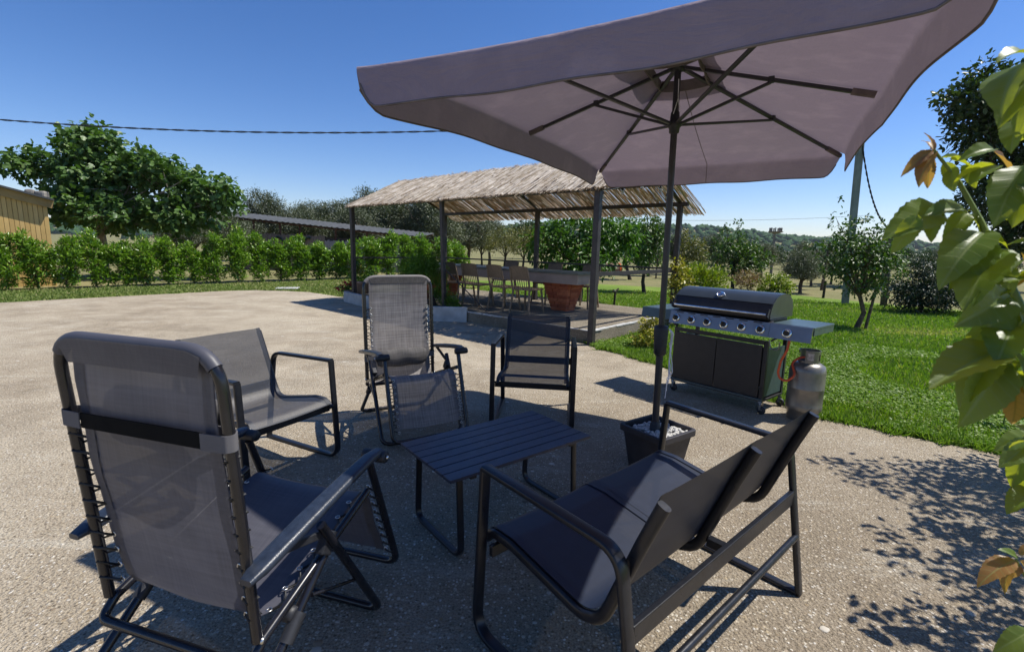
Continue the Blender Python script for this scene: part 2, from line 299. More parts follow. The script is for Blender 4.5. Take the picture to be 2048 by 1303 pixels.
class MB:
    def __init__(s): s.v = []; s.f = []; s.sm = []
    def add(s, vs, fs, smooth=False):
        b = len(s.v); s.v += [tuple(x) for x in vs]
        for f in fs: s.f.append(tuple(i + b for i in f)); s.sm.append(smooth)
        return s
    def box(s, c, size, rot=None, bev=0.):
        hx, hy, hz = size[0] / 2, size[1] / 2, size[2] / 2
        if bev <= 0:
            vs = [Vector((x, y, z)) for x in (-hx, hx) for y in (-hy, hy) for z in (-hz, hz)]
            fs = [(0, 1, 3, 2), (4, 6, 7, 5), (0, 4, 5, 1), (2, 3, 7, 6), (0, 2, 6, 4), (1, 5, 7, 3)]
        else:
            bm = bmesh.new(); bmesh.ops.create_cube(bm, size=1)
            bmesh.ops.scale(bm, vec=size, verts=bm.verts)
            bmesh.ops.bevel(bm, geom=list(bm.edges), offset=min(bev, .45 * min(size)), segments=2, affect='EDGES', profile=.6)
            bm.verts.index_update(); vs = [v.co.copy() for v in bm.verts]; fs = [tuple(v.index for v in f.verts) for f in bm.faces]; bm.free()
        c = Vector(c)
        if rot is not None:
            m = rot if isinstance(rot, Matrix) else Matrix.Rotation(rot, 3, 'Z')
            vs = [m @ v for v in vs]
        return s.add([v + c for v in vs], fs)
    def sweep(s, path, prof, ref=None, closed=False, cap=True, smooth=True):
        # prof: list of (a,b): a along ref-normal axis, b in the other axis
        P = [Vector(p) for p in path]; n = len(P); rings = []
        prevN = None
        for i in range(n):
            if closed: t = P[(i + 1) % n] - P[i - 1]
            elif i == 0: t = P[1] - P[0]
            elif i == n - 1: t = P[-1] - P[-2]
            else: t = (P[i + 1] - P[i]).normalized() + (P[i] - P[i - 1]).normalized()
            t = t.normalized() if t.length > 1e-9 else Vector((0, 0, 1))
            if ref is not None: A = Vector(ref); A = (A - t * A.dot(t)).normalized()
            else:
                if prevN is None:
                    A = Vector((0, 0, 1)) if abs(t.z) < .9 else Vector((1, 0, 0))
                else: A = prevN
                A = (A - t * A.dot(t)).normalized(); prevN = A
            B = t.cross(A)
            sc_ = 1.0
            if 0 < i < n - 1 and not closed:
                a1 = (P[i] - P[i - 1]).normalized(); 
                cs = max(.35, t.dot(a1)); sc_ = 1 / cs
            rings.append([P[i] + A * a + B * (b * (sc_ if ref is not None else 1)) for a, b in prof])
        m = len(prof); vs = [v for r in rings for v in r]; fs = []
        for i in range(n if closed else n - 1):
            j = (i + 1) % n
            for k in range(m):
                k2 = (k + 1) % m
                fs.append((i * m + k, i * m + k2, j * m + k2, j * m + k))
        s.add(vs, fs, smooth)
        if cap and not closed:
            s.add(rings[0], [tuple(range(m - 1, -1, -1))]); s.add(rings[-1], [tuple(range(m))])
        return s
    def tube(s, path, r, seg=8, **kw):
        return s.sweep(path, [(math.cos(2 * math.pi * k / seg) * r, math.sin(2 * math.pi * k / seg) * r) for k in range(seg)], **kw)
    def taper(s, path, radii, seg=6):
        P = [Vector(p) for p in path]; n = len(P); rings = []; prev = None
        for i in range(n):
            t = (P[min(i + 1, n - 1)] - P[max(i - 1, 0)]).normalized()
            A = prev if prev is not None else (Vector((1, 0, 0)) if abs(t.x) < .9 else Vector((0, 1, 0)))
            A = (A - t * A.dot(t)).normalized(); prev = A; B = t.cross(A)
            rings.append([P[i] + (A * math.cos(2 * math.pi * k / seg) + B * math.sin(2 * math.pi * k / seg)) * radii[i] for k in range(seg)])
        vs = [v for r in rings for v in r]; fs = []
        for i in range(n - 1):
            for k in range(seg):
                k2 = (k + 1) % seg; fs.append((i * seg + k, i * seg + k2, (i + 1) * seg + k2, (i + 1) * seg + k))
        s.add(vs, fs, True); s.add(rings[-1], [tuple(range(seg))]); return s
    def lathe(s, prof, c=(0, 0, 0), seg=24, axis='Z', smooth=True):
        vs = []; c = Vector(c)
        for r, z in prof:
            for k in range(seg):
                a = 2 * math.pi * k / seg; p = Vector((r * math.cos(a), r * math.sin(a), z))
                if axis == 'Y': p = Vector((p.x, p.z, p.y))
                elif axis == 'X': p = Vector((p.z, p.x, p.y))
                vs.append(p + c)
        fs = []
        for i in range(len(prof) - 1):
            for k in range(seg):
                k2 = (k + 1) % seg; fs.append((i * seg + k, i * seg + k2, (i + 1) * seg + k2, (i + 1) * seg + k))
        return s.add(vs, fs, smooth)
    def prism(s, poly, z0, z1, axis='Z', smooth=False):
        n = len(poly)
        if axis == 'Z': lo = [(x, y, z0) for x, y in poly]; hi = [(x, y, z1) for x, y in poly]
        elif axis == 'Y': lo = [(x, z0, y) for x, y in poly]; hi = [(x, z1, y) for x, y in poly]
        else: lo = [(z0, x, y) for x, y in poly]; hi = [(z1, x, y) for x, y in poly]
        fs = [(i, (i + 1) % n, n + (i + 1) % n, n + i) for i in range(n)]
        s.add(lo + hi, fs, smooth)
        s.add(lo, [tuple(range(n - 1, -1, -1))]); s.add(hi, [tuple(range(n))]); return s
    def grid(s, fn, nu, nv, smooth=True):
        vs = [fn(i / nu, j / nv) for i in range(nu + 1) for j in range(nv + 1)]
        fs = [(i * (nv + 1) + j, (i + 1) * (nv + 1) + j, (i + 1) * (nv + 1) + j + 1, i * (nv + 1) + j + 1) for i in range(nu) for j in range(nv)]
        return s.add(vs, fs, smooth)
    def mesh(s, name):
        me = bpy.data.meshes.new(name); me.from_pydata(s.v, [], s.f); me.update()
        me.polygons.foreach_set('use_smooth', s.sm)
        bm = bmesh.new(); bm.from_mesh(me); bmesh.ops.recalc_face_normals(bm, faces=bm.faces); bm.to_mesh(me); bm.free()
        return me
    def build(s, name, mat, parent=None): return link(name, s.mesh(name), mat, parent)
def rrect(a, b, r=.3, n=3):
    out = []; r = r * min(a, b)
    for cx, cy, a0 in ((a / 2 - r, b / 2 - r, 0), (-a / 2 + r, b / 2 - r, 90), (-a / 2 + r, -b / 2 + r, 180), (a / 2 - r, -b / 2 + r, 270)):
        for k in range(n + 1):
            t = R(a0 + 90 * k / n); out.append((cx + r * math.cos(t), cy + r * math.sin(t)))
    return out
def cloth(name, fn, nu, nv, mat, parent, us=1., vs=1.):
    mb = MB().grid(fn, nu, nv); me = mb.mesh(name)
    uvl = me.uv_layers.new(name='UVMap'); nvp = nv + 1
    li = np.zeros(len(me.loops), int); me.loops.foreach_get('vertex_index', li)
    uv = np.stack([(li // nvp) / nu * us, (li % nvp) / nv * vs], 1); uvl.data.foreach_set('uv', uv.ravel())
    return link(name, me, mat, parent)
def along(path, t):
    P = [Vector(p) for p in path]; L = [0]
    for a, b in zip(P, P[1:]): L.append(L[-1] + (b - a).length)
    d = t * L[-1]
    for i in range(len(P) - 1):
        if d <= L[i + 1] or i == len(P) - 2:
            k = (d - L[i]) / max(1e-9, L[i + 1] - L[i]); return P[i].lerp(P[i + 1], k)

# leaves: n leaves as folded polygons in one mesh (numpy)
SHAPES = {
 'oval': (np.array([[0, 0, 0], [.38, .26, .06], [.42, .70, .05], [0, 1, -.06], [-.42, .70, .05], [-.38, .26, .06]]), [(0, 1, 2, 3), (0, 3, 4, 5)]),
 'lance': (np.array([[0, 0, 0], [.5, .45, .08], [0, 1, -.08], [-.5, .45, .08]]), [(0, 1, 2), (0, 2, 3)]),
 'fig': (np.array([[0, 0, 0], [.42, .12, .03], [.50, .42, -.05], [.26, .44, .06], [.34, .80, -.03], [0, 1, -.10], [-.34, .80, -.03], [-.26, .44, .06], [-.50, .42, -.05], [-.42, .12, .03]]),
         [(0, 1, 2, 3), (0, 3, 4, 5), (0, 5, 6, 7), (0, 7, 8, 9)]),
 'blade': (np.array([[.5, 0, 0], [-.5, 0, 0], [-.3, .55, .0], [.3, .55, .0], [0, 1, .18]]), [(0, 1, 2, 3), (3, 2, 4)]),
}
def leaf_mesh(name, P, D, size, width, shape, rn, roll=None, rs=None):
    rs = rs or rng; n = len(P); V, F = SHAPES[shape]; m = len(V)
    D = D / (np.linalg.norm(D, axis=1, keepdims=True) + 1e-9)
    up = np.tile([0., 0., 1.], (n, 1)) + rs.normal(0, .45 if roll is None else roll, (n, 3))
    X = np.cross(D, up); X /= (np.linalg.norm(X, axis=1, keepdims=True) + 1e-9); Z = np.cross(X, D)
    size = np.broadcast_to(size, (n,)); width = np.broadcast_to(width, (n,))
    co = P[:, None, :] + (X[:, None, :] * (V[None, :, 0:1] * (size * width)[:, None, None]) + D[:, None, :] * (V[None, :, 1:2] * size[:, None, None]) + Z[:, None, :] * (V[None, :, 2:3] * size[:, None, None]))
    co = co.reshape(-1, 3)
    me = bpy.data.meshes.new(name)
    me.vertices.add(n * m); me.vertices.foreach_set('co', co.astype(np.float32).ravel())
    fl = sum(len(f) for f in F); base = (np.arange(n) * m)[:, None]
    idx = np.concatenate([np.array(f) for f in F])[None, :] + base
    me.loops.add(n * fl); me.loops.foreach_set('vertex_index', idx.astype(np.int32).ravel())
    st = []; a = 0
    for f in F: st.append(a); a += len(f)
    starts = (np.array(st)[None, :] + (np.arange(n) * fl)[:, None]).ravel()
    me.polygons.add(n * len(F)); me.polygons.foreach_set('loop_start', starts.astype(np.int32))
    me.update(calc_edges=True); me.validate()
    at = me.attributes.new('rnd', 'FLOAT', 'POINT'); at.data.foreach_set('value', np.repeat(rn, m).astype(np.float32))
    return me
def rnd_dirs(n, rs): d = rs.normal(0, 1, (n, 3)); return d / np.linalg.norm(d, axis=1, keepdims=True)
def lobe_points(lobes, n, clump, rs, shell=.55, fill=.25, per=14):
    # clumps of leaves spread through ellipsoid lobes, weighted to the outside
    vol = np.array([l[3] * l[4] * (l[5] if len(l) > 5 else l[3]) for l in lobes]) ** .75; pr = vol / vol.sum()
    nc = max(1, n // per); li = rs.choice(len(lobes), nc, p=pr)
    L = np.array([(l[0], l[1], l[2], l[3], (l[5] if len(l) > 5 else l[3]), l[4]) for l in lobes])
    d = rnd_dirs(nc, rs); r = np.where(rs.rand(nc) < fill, rs.rand(nc) ** .5 * .7, shell + (1 - shell) * rs.rand(nc) * 1.12)
    C = L[li, :3] + d * r[:, None] * L[li, 3:6]
    ci = np.repeat(np.arange(nc), per)
    off = rnd_dirs(nc * per, rs) * (rs.rand(nc * per) ** .6)[:, None] * clump
    P = C[ci] + off
    out = d[ci] * .7 + rnd_dirs(nc * per, rs) * .9
    return P, out, C
def crown(name, lobes, n, clump, size, width, shape, mat, parent, rs, droop=.2, per=14, roll=None, **kw):
    P, D, C = lobe_points(lobes, n, clump, rs, per=per, **kw)
    D = D + np.array([0, 0, -droop]); k = len(P)
    sz = size * (.65 + .6 * rs.rand(k))
    rn = np.clip(rs.rand(k) * .75 + np.repeat(rs.rand(len(C)), per)[:k] * .25, 0, 1)
    me = leaf_mesh(name, P, D, sz, width, shape, rn, roll, rs)
    o = link(name, me, mat, parent); return o, C
def limbs(mb, base, lobes, r0, rs, trunk_top, extra=2, seg=6):
    base = Vector(base); top = Vector(trunk_top)
    mid = base.lerp(top, .5) + Vector((rs.normal(0, .04), rs.normal(0, .04), 0))
    mb.taper([base - Vector((0, 0, .05)), base + (mid - base) * .3, mid, top], [r0 * 1.35, r0 * 1.05, r0 * .9, r0 * .75], seg + 2)
    for l in lobes:
        c = Vector(l[:3]); 
        for k in range(extra):
            e = c + Vector((rs.normal(0, l[3] * .4), rs.normal(0, l[3] * .4), rs.normal(0, l[4] * .4)))
            d = e - top; m1 = top + d * .35 + Vector((rs.normal(0, .08), rs.normal(0, .08), .10)) * d.length * .5
            m2 = top + d * .7 + Vector((rs.normal(0, .06), rs.normal(0, .06), .06)) * d.length * .4
            rr = r0 * (.5 if k == 0 else .34)
            mb.taper([top - Vector((0, 0, r0 * .4)), m1, m2, e], [rr, rr * .75, rr * .45, rr * .12], seg)
            for j in range(3):
                a = m2.lerp(e, rs.rand()); b = a + Vector(rnd_dirs(1, rs)[0]) * l[3] * .6
                mb.taper([a, a.lerp(b, .5) + Vector((0, 0, .02)), b], [rr * .3, rr * .2, rr * .06], 4)

# ------------------------------------------------------------------ setting: ground
def sheet(name, poly, z, mat, thick=0., wob=0., step=.25):
    pts = []
    n = len(poly)
    for i in range(n):
        a = np.array(poly[i]); b = np.array(poly[(i + 1) % n]); L = np.linalg.norm(b - a)
        k = max(1, int(L / step)) if (wob and L < 9) else 1
        for j in range(k):
            p = a + (b - a) * j / k
            if wob and j: p = p + rng.normal(0, wob, 2)
            pts.append(p)
    bm = bmesh.new(); vs = [bm.verts.new((p[0], p[1], z)) for p in pts]; f = bm.faces.new(vs)
    if thick:
        r = bmesh.ops.extrude_face_region(bm, geom=[f]); 
        for g in r['geom']:
            if isinstance(g, bmesh.types.BMVert): g.co.z -= thick
    bmesh.ops.recalc_face_normals(bm, faces=bm.faces)
    bmesh.ops.triangulate(bm, faces=[f for f in bm.faces if len(f.verts) > 4])
    me = bpy.data.meshes.new(name); bm.to_mesh(me); bm.free()
    return tag(link(name, me, mat), kind='structure')
terrain = MB().grid(lambda u, v: (-2500 + 5000 * u, -300 + 4000 * v, -.03), 6, 6).build('terrain', M['dry']); tag(terrain, kind='structure')
EDGE = [(2.2, -6), (2.6, .5), (3.35, 1.6), (3.75, 2.6), (3.52, 3.24), (3.05, 3.55), (2.69, 3.83), (2.2, 4.8), (1.72, 5.76), (1.45, 6.25), (1.2, 6.50)]
LEFTE = [(-4.33, 12.25), (-5.68, 13.3), (-6.5, 13.5), (-7.28, 13.5), (-8.0, 12.99), (-10.51, 9.69), (-16, 2.4), (-23, -6)]
patio = sheet('patio', EDGE + [(1.05, 6.95), (-.8, 8.75), (-3.5, 11.9)] + LEFTE, 0., M['concrete'], .12, .025)
lawn_poly = [(2.0, -6)] + [(x - .12, y - .1) for x, y in EDGE[1:]] + [(1.0, 6.9), (-.6, 8.9), (-3.4, 12.2), (-2.6, 16), (-1.8, 20), (3, 19.5), (7, 18.0), (9.8, 16.3), (11.5, 13.4), (14, 12.0), (30, 9.5), (30, -6)]
lawn = sheet('lawn', lawn_poly, -.012, M['lawn'], 0, .06, .6)
verge_poly = [(-23.4, -6), (-16.4, 2.4)] + [(x + .12, y - .12) for x, y in LEFTE[5::-1]] + [(-3.2, 12.2), (-2.6, 16), (-1.8, 20), (-2.6, 22.5), (-6.4, 18.7), (-9.5, 15.2), (-12.6, 11.5), (-20, 2), (-26, -6)]
verge = sheet('verge', verge_poly, -.016, M['verge'], 0, .08, .6)
# far hill with its wood, and the ploughed field in front
def hill_z(x):
    return 23 + 8 * math.sin(x / 330. + .6) + 6 * math.sin(x / 140.) + 2.5 * math.sin(x / 47.) + 9 * max(0, min(1, (900 - x) / 1500))
def hillf(u, v):
    x = -1500 + 3600 * u; y = 640 + 420 * v
    return (x, y, -1 + hill_z(x) * 1.15 * math.sin(min(1, v * 1.25) * math.pi / 2))
tag(MB().grid(hillf, 90, 10).build('hill', M['dry']), kind='structure')
tag(MB().grid(lambda u, v: (60 + 640 * u, 130 + 300 * v, -.02 + .9 * v), 6, 4).build('ploughed_field', M['field']), kind='structure')
# wood: bumpy crowns joined into one mass
bm = bmesh.new(); bmesh.ops.create_icosphere(bm, subdivisions=2, radius=1)
bm.verts.index_update(); iv = np.array([v.co for v in bm.verts]); ifc = np.array([[v.index for v in f.verts] for f in bm.faces]); bm.free()
def blob_mass(name, C, S, mat, rs, jag=.22):
    n = len(C); m = len(iv)
    V = iv[None] * (1 + rs.normal(0, jag, (n, m, 1))) * S[:, None, :] + C[:, None, :]
    F = (ifc[None] + (np.arange(n) * m)[:, None, None]).reshape(-1, 3)
    me = bpy.data.meshes.new(name); me.vertices.add(n * m); me.vertices.foreach_set('co', V.astype(np.float32).ravel())
    me.loops.add(len(F) * 3); me.loops.foreach_set('vertex_index', F.astype(np.int32).ravel())
    me.polygons.add(len(F)); me.polygons.foreach_set('loop_start', (np.arange(len(F)) * 3).astype(np.int32)); me.update(calc_edges=True)
    at = me.attributes.new('rnd', 'FLOAT', 'POINT'); at.data.foreach_set('value', np.repeat(rs.rand(n), m).astype(np.float32))
    return link(name, me, mat)
rs = np.random.RandomState(3); n = 3600
hx = rs.uniform(-1100, 1900, n); hv = rs.rand(n) ** .8 * .95
hc = np.array([hillf((x + 1500) / 3600, v) for x, v in zip(hx, hv)]); hs = np.stack([rs.uniform(4, 8, n), rs.uniform(4, 8, n), rs.uniform(3.5, 6.5, n)], 1); hc[:, 2] += hs[:, 2] * .6
tag(blob_mass('woodland', hc, hs, M['forest'], rs), 'dense green wood covering the far hill', 'woodland', kind='stuff')

# ------------------------------------------------------------------ pergola
PO = (1.15, 6.79, 0.); PA = R(138.2); PT = (0., 3.3, 6.52); PD = 2.74; PZ = 2.17
def pgw(t, d, z=0.):
    c, s = math.cos(PA), math.sin(PA); return (PO[0] + t * c + d * s, PO[1] + t * s - d * c, z)
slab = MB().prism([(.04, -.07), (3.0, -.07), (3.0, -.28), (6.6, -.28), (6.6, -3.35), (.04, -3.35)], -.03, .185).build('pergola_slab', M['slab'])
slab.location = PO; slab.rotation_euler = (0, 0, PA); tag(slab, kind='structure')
lip = MB(); x = .06
while x < 2.95:
    L = random.uniform(.12, .3); L = min(L, 2.97 - x); lip.box((x + L / 2, -.085 - random.uniform(0, .012), .186), (L, .03 + random.uniform(0, .02), .012 + random.uniform(0, .01))); x += L + random.uniform(.005, .1)
for k in range(14): lip.box((.07 + random.uniform(-.005, .01), -.25 - k * .21, .186), (.06 + random.uniform(0, .04), .19, .012))
lip.build('whitewashed_lip', M['kerb'], slab)
pg = thing('pergola', 'reed-roofed pergola of dark steel posts beyond the patio chairs', 'pergola', PO, PA)
sq = rrect(.085, .085, .12, 2)
for i, t in enumerate(PT):
    for d in (0, PD):
        z0 = -.02 if (d == 0 and i == 0) else .12
        th = .09 if i != 1 or d else .07
        lean = .05 if (i == 1 and d == 0) else 0.
        MB().sweep([(t - lean * .5, -d, z0), (t + lean, -d, PZ)], rrect(th, th, .12, 2), ref=(1, 0, 0), smooth=False).build('post', M['pergpost'], pg)
for d in (0, PD):
    MB().box((PT[2] / 2, -d, PZ + .035), (PT[2] + .3, .07, .07), bev=.004).build('beam', M['pergpost'], pg)
RZ = 2.86
MB().box((PT[2] / 2, -PD / 2, RZ - .06), (PT[2] + .3, .06, .06)).build('ridge_beam', M['pergpost'], pg)
for t in PT:
    for sgn in (-1, 1):
        e0 = Vector((t, -PD / 2 - sgn * (PD / 2 + .12), PZ + .02)); e1 = Vector((t, -PD / 2, RZ - .06))
        MB().sweep([e0, e1], rrect(.05, .05, .1, 1), ref=(1, 0, 0), smooth=False).build('rafter', M['pergpost'], pg)
for d in (PD * .76, PD * .24):
    zz = PZ + (RZ - PZ) * (1 - abs(d - PD / 2) / (PD / 2)) - .02
    MB().box((PT[2] / 2, -d, zz), (PT[2] + .3, .045, .045)).build('purlin', M['pergpost'], pg)
# rails
MB().box((PT[2] / 2, -PD, 1.05), (PT[2], .035, .035)).build('rail', M['pergpost'], pg)
MB().box((PT[2], -PD / 2, 1.05), (.035, PD, .035)).build('rail', M['pergpost'], pg)
MB().box((0, -PD / 2, 1.02), (.05, PD, .06)).build('rail', M['pergpost'], pg)
MB().tube([(PT[1], -.02, .95), (PT[1] - .8, -.35, .2)], .012, 6).build('brace', M['pergpost'], pg)
# reed thatch: real reeds, two slopes, laid down the slope
def reeds(name, sgn, n, rs, lift, slant, short=False):
    T = PT[2] + .30; ov = .13 if sgn > 0 else .40
    V = []; F = []; RN = []; b = 0
    seg = 4
    for k in range(n):
        t0 = -.16 + T * (k + rs.rand()) / n
        s0 = rs.uniform(-.04, .08) if rs.rand() < .5 else rs.uniform(0, .55)
        s1 = rs.uniform(.965, 1.01) if rs.rand() < .7 else min(1.01, s0 + rs.uniform(.4, .9))
        if short: s0 = rs.uniform(-.04, .86); s1 = min(1.01, s0 + rs.uniform(.14, .42))
        r = rs.uniform(.0035, .0068) * (1.15 if short else 1); sl = slant + rs.normal(0, .02); cu = rs.normal(0, .010); lf = lift + rs.normal(0, .006) + .008 * rs.rand()
        tilt = rs.normal(0, .10)
        rings = []
        for i in range(seg + 1):
            s = s0 + (s1 - s0) * i / seg
            d = PD / 2 - sgn * (PD / 2 + ov) * s
            z = RZ + .01 - (RZ - PZ - .03) * s * (PD / 2 + ov) / (PD / 2) + lf + .025 * math.sin(math.pi * s * .9) * 0 - (.03 * max(0, s - .85))
            t = t0 + sl * s + cu * math.sin(math.pi * i / seg) + (tilt * (s - s0) if short else 0)
            for a in range(4):
                an = a * math.pi / 2 + .4; rings.append((t + r * math.cos(an), -d, z + r * math.sin(an)))
        V += rings
        for i in range(seg):
            for a in range(4):
                a2 = (a + 1) % 4; F.append((b + i * 4 + a, b + i * 4 + a2, b + i * 4 + 4 + a2, b + i * 4 + 4 + a))
        RN += [rs.rand()] * ((seg + 1) * 4); b += (seg + 1) * 4
    me = bpy.data.meshes.new(name); me.from_pydata(V, [], F); me.update()
    at = me.attributes.new('rnd', 'FLOAT', 'POINT'); at.data.foreach_set('value', RN)
    return tag(link(name, me, M['reed'], pg), 'bleached reed thatch', None, None, 'stuff')
rs = np.random.RandomState(11)
reeds('reed_thatch', 1, 900, rs, .02, -.10); reeds('reed_thatch', 1, 900, rs, .034, -.16); reeds('reed_thatch', 1, 1500, rs, .045, -.20, True); reeds('reed_thatch', 1, 1700, rs, .053, -.12, True)
reeds('reed_thatch', -1, 800, rs, .02, -.12); reeds('reed_thatch', -1, 700, rs, .035, -.2)
# string lights under the right bay
for i, (t, d, z) in enumerate([(.12, .30, 2.16), (-.02, .62, 2.24), (-.05, 1.15, 2.38), (-.02, 1.85, 2.40), (.0, 2.15, 2.30)]):
    lb = thing('light_bulb', ['clear bulb nearest the front post of the pergola', 'clear bulb second from the front post of the pergola', 'clear bulb under the parasol edge in the pergola gable', 'clear bulb high at the back of the pergola gable', 'clear bulb lowest towards the back post of the pergola'][i], 'bulb', pgw(t, d, z), 0, 'string lights in the pergola')
    MB().lathe([(.001, -.075), (.014, -.07), (.024, -.055), (.026, -.04), (.018, -.02), (.012, -.008), (.012, 0)], seg=12).build('glass_globe', M['glass'], lb)
    MB().lathe([(.014, -.01), (.016, 0), (.016, .03), (.006, .036), (.001, .04)], seg=10).build('socket', M['grillblack'], lb)
lw = [pgw(t, d, z + .04) for t, d, z in [(.12, .30, 2.16), (-.02, .62, 2.24), (-.05, 1.15, 2.38), (-.02, 1.85, 2.40), (.0, 2.15, 2.30), (.05, 2.6, 2.2)]]
tag(MB().tube(lw, .004, 5).build('light_cable', M['string']), 'white flex joining the bulbs under the pergola gable', 'cable')

# planting bed kerb in front of the pergola
bed = [(-.83, 8.70), (-1.72, 8.74), (-3.95, 11.35), (-4.10, 11.9), (-3.6, 11.9), (-1.0, 9.1)]
tag(MB().prism(bed, -.02, .14).build('planting_bed', M['soil']), kind='structure')
kb = [(-.86, 8.66, 0), (-1.74, 8.69, 0), (-3.99, 11.33, 0), (-4.14, 11.95, 0)]
for a, b in zip(kb, kb[1:]):
    a = Vector(a); b = Vector(b); d = (b - a); n_ = Vector((-d.y, d.x, 0)).normalized() * .06
    pass
kt = thing('bed_kerb', 'whitewashed low kerb round the pergola planting bed', 'kerb')
for i, (a, b) in enumerate(zip(kb, kb[1:])):
    a = Vector(a); b = Vector(b); d = b - a; L = d.length
    h = (.27, .24, .16)[i]
    MB().box(((a + b) / 2 + Vector((0, 0, h / 2 - .01))), (L + (.0 if i else .06), .09, h + .02), rot=math.atan2(d.y, d.x), bev=.008).build('kerb_stone', M['kerb'], kt)

# ------------------------------------------------------------------ stone dining table under the pergola
TT = .94
tx0, tx1, ty0, ty1 = 1.22, 6.0, -1.38, -2.10
tb = thing('stone_table', 'long stone-topped table on brick pedestals under the pergola', 'table', PO, PA)
MB().box(((tx0 + tx1) / 2, (ty0 + ty1) / 2, TT - .02), (tx1 - tx0 + .06, ty0 - ty1 + .06, .04), bev=.006).build('table_top', M['tabletop'], tb)
MB().box(((tx0 + tx1) / 2, (ty0 + ty1) / 2, TT - .13), (tx1 - tx0, ty0 - ty1, .175), bev=.006).build('apron', M['apron'], tb)
bsh = {}
def brickmesh(L, W_):
    k = (round(L, 3), round(W_, 3))
    if k not in bsh: bsh[k] = [MB().box((0, 0, 0), (L, W_, .056), bev=.004).mesh('brick') for _ in range(3)]
    return bsh[k]
for px in (1.78, 5.25):
    zb, nc = .185, 9
    h = (TT - .22 - zb) / nc
    core = MB(); 
    ped = None
    W0, W1, D0, D1 = .36, .60, .30, .52
    core.prism([(-W0 / 2 + .02, -D0 / 2 + .02), (W0 / 2 - .02, -D0 / 2 + .02), (W0 / 2 - .02, D0 / 2 - .02), (-W0 / 2 + .02, D0 / 2 - .02)], 0, TT - .22 - zb)
    # flared core: loft bottom to top
    def ring(wd, dp, z): return [(-wd / 2, -dp / 2, z), (wd / 2, -dp / 2, z), (wd / 2, dp / 2, z), (-wd / 2, dp / 2, z)]
    core = MB(); vs = ring(W0 - .03, D0 - .03, 0) + ring(W1 - .045, D1 - .045, TT - .22 - zb)
    core.add(vs, [(0, 1, 5, 4), (1, 2, 6, 5), (2, 3, 7, 6), (3, 0, 4, 7), (0, 3, 2, 1), (4, 5, 6, 7)])
    ped = core.build('pedestal', M['mortar'], tb); ped.location = (px, (ty0 + ty1) / 2 + .0, zb)
    for c in range(nc):
        f = c / (nc - 1); wd = W0 + (W1 - W0) * f; dp = D0 + (D1 - D0) * f; z = h * (c + .5)
        nb = 2 if c % 2 else 3
        for side in (-1, 1):
            L = wd / nb
            for k in range(nb):
                me = brickmesh(L - .008, .10)[random.randrange(3)]
                o = link('brick', me, None, ped); o.location = (-wd / 2 + L * (k + .5), side * (dp / 2 - .05 + random.uniform(-.002, .005)), z)
                if not me.materials: me.materials.append(random.choice(M['brick']))
        for side in (-1, 1):
            L = dp - .2
            me = brickmesh(L - .008, .10)[random.randrange(3)]
            o = link('brick', me, None, ped); o.location = (side * (wd / 2 - .05 + random.uniform(-.002, .005)), 0, z); o.rotation_euler = (0, 0, R(90))
            if not me.materials: me.materials.append(random.choice(M['brick']))

# brown resin chairs
def bar_chair(name, label, loc, rz):
    t = thing(name, label, 'chair', loc, rz, 'brown resin chairs at the stone table')
    MB().box((.0, 0, .44), (.42, .42, .03), bev=.012).build('seat', M['rattan'], t)
    # backrest: frame, solid top, slatted lower part (x back = -.2)
    def bk(z): return -.20 - .10 * ((z - .44) / .40)
    for s in (-1, 1):
        MB().sweep([(bk(.42), s * .19, .42), (bk(.63), s * .195, .63), (bk(.84), s * .185, .84)], rrect(.035, .028, .3, 2), ref=(0, 1, 0)).build('back_post', M['rattan'], t)
    MB().grid(lambda u, v: (bk(.62 + .23 * u) - .02 * math.sin(math.pi * v), -.18 + .36 * v, .62 + .23 * u + .012 * math.sin(math.pi * v) * u), 4, 6).grid(lambda u, v: (bk(.62 + .23 * u) - .02 * math.sin(math.pi * v) + .014, -.18 + .36 * v, .62 + .23 * u + .012 * math.sin(math.pi * v) * u), 4, 6).build('back_panel', M['rattan'], t)
    for k in range(7):
        y = -.14 + .28 * k / 6
        MB().sweep([(bk(.46) - .005, y, .45), (bk(.63) - .014 * math.sin(math.pi * k / 6), y, .635)], rrect(.014, .010, .2, 1), ref=(0, 1, 0), smooth=False).build('slat', M['rattan'], t)
    for sx, ex in ((-.19, -.25), (.18, .22)):
        for s in (-1, 1):
            MB().sweep([(sx, s * .18, .43), (ex, s * .215, 0)], rrect(.034, .034, .3, 2), ref=(0, 1, 0)).build('leg', M['rattan'], t)
    return t
front_d = [.93, .95, .92, .94]
fc = []
for i, tt in enumerate([1.95, 2.55, 3.24, 3.80]):
    x, y, z = pgw(tt, .86 + .03 * (i % 2), .186)
    lab = ['brown resin chair nearest the brick pedestal, back towards the patio', 'brown resin chair second from the brick pedestal, back towards the patio', 'brown resin chair third from the brick pedestal, back towards the patio', 'brown resin chair beside the thin leaning pergola post, back towards the patio'][i]
    a = PA - R(90) + R([4, -3, 3, -5][i])
    if not fc: c = bar_chair('resin_chair', lab, (x, y, z), a); fc.append(c)
    else:
        c = copy_tree(fc[0]); c.location = (x, y, z); c.rotation_euler = (0, 0, a); c['label'] = lab
for i, tt in enumerate([1.75, 2.75, 4.0]):
    x, y, z = pgw(tt, 2.42, .186); c = copy_tree(fc[0]); c.location = (x, y, z); c.rotation_euler = (0, 0, PA + R(90) + R([5, -6, 3][i]))
    c['label'] = ['brown resin chair on the lawn side of the stone table, behind the near pedestal', 'brown resin chair on the lawn side, in the middle of the stone table', 'brown resin chair on the lawn side, far end of the stone table'][i]

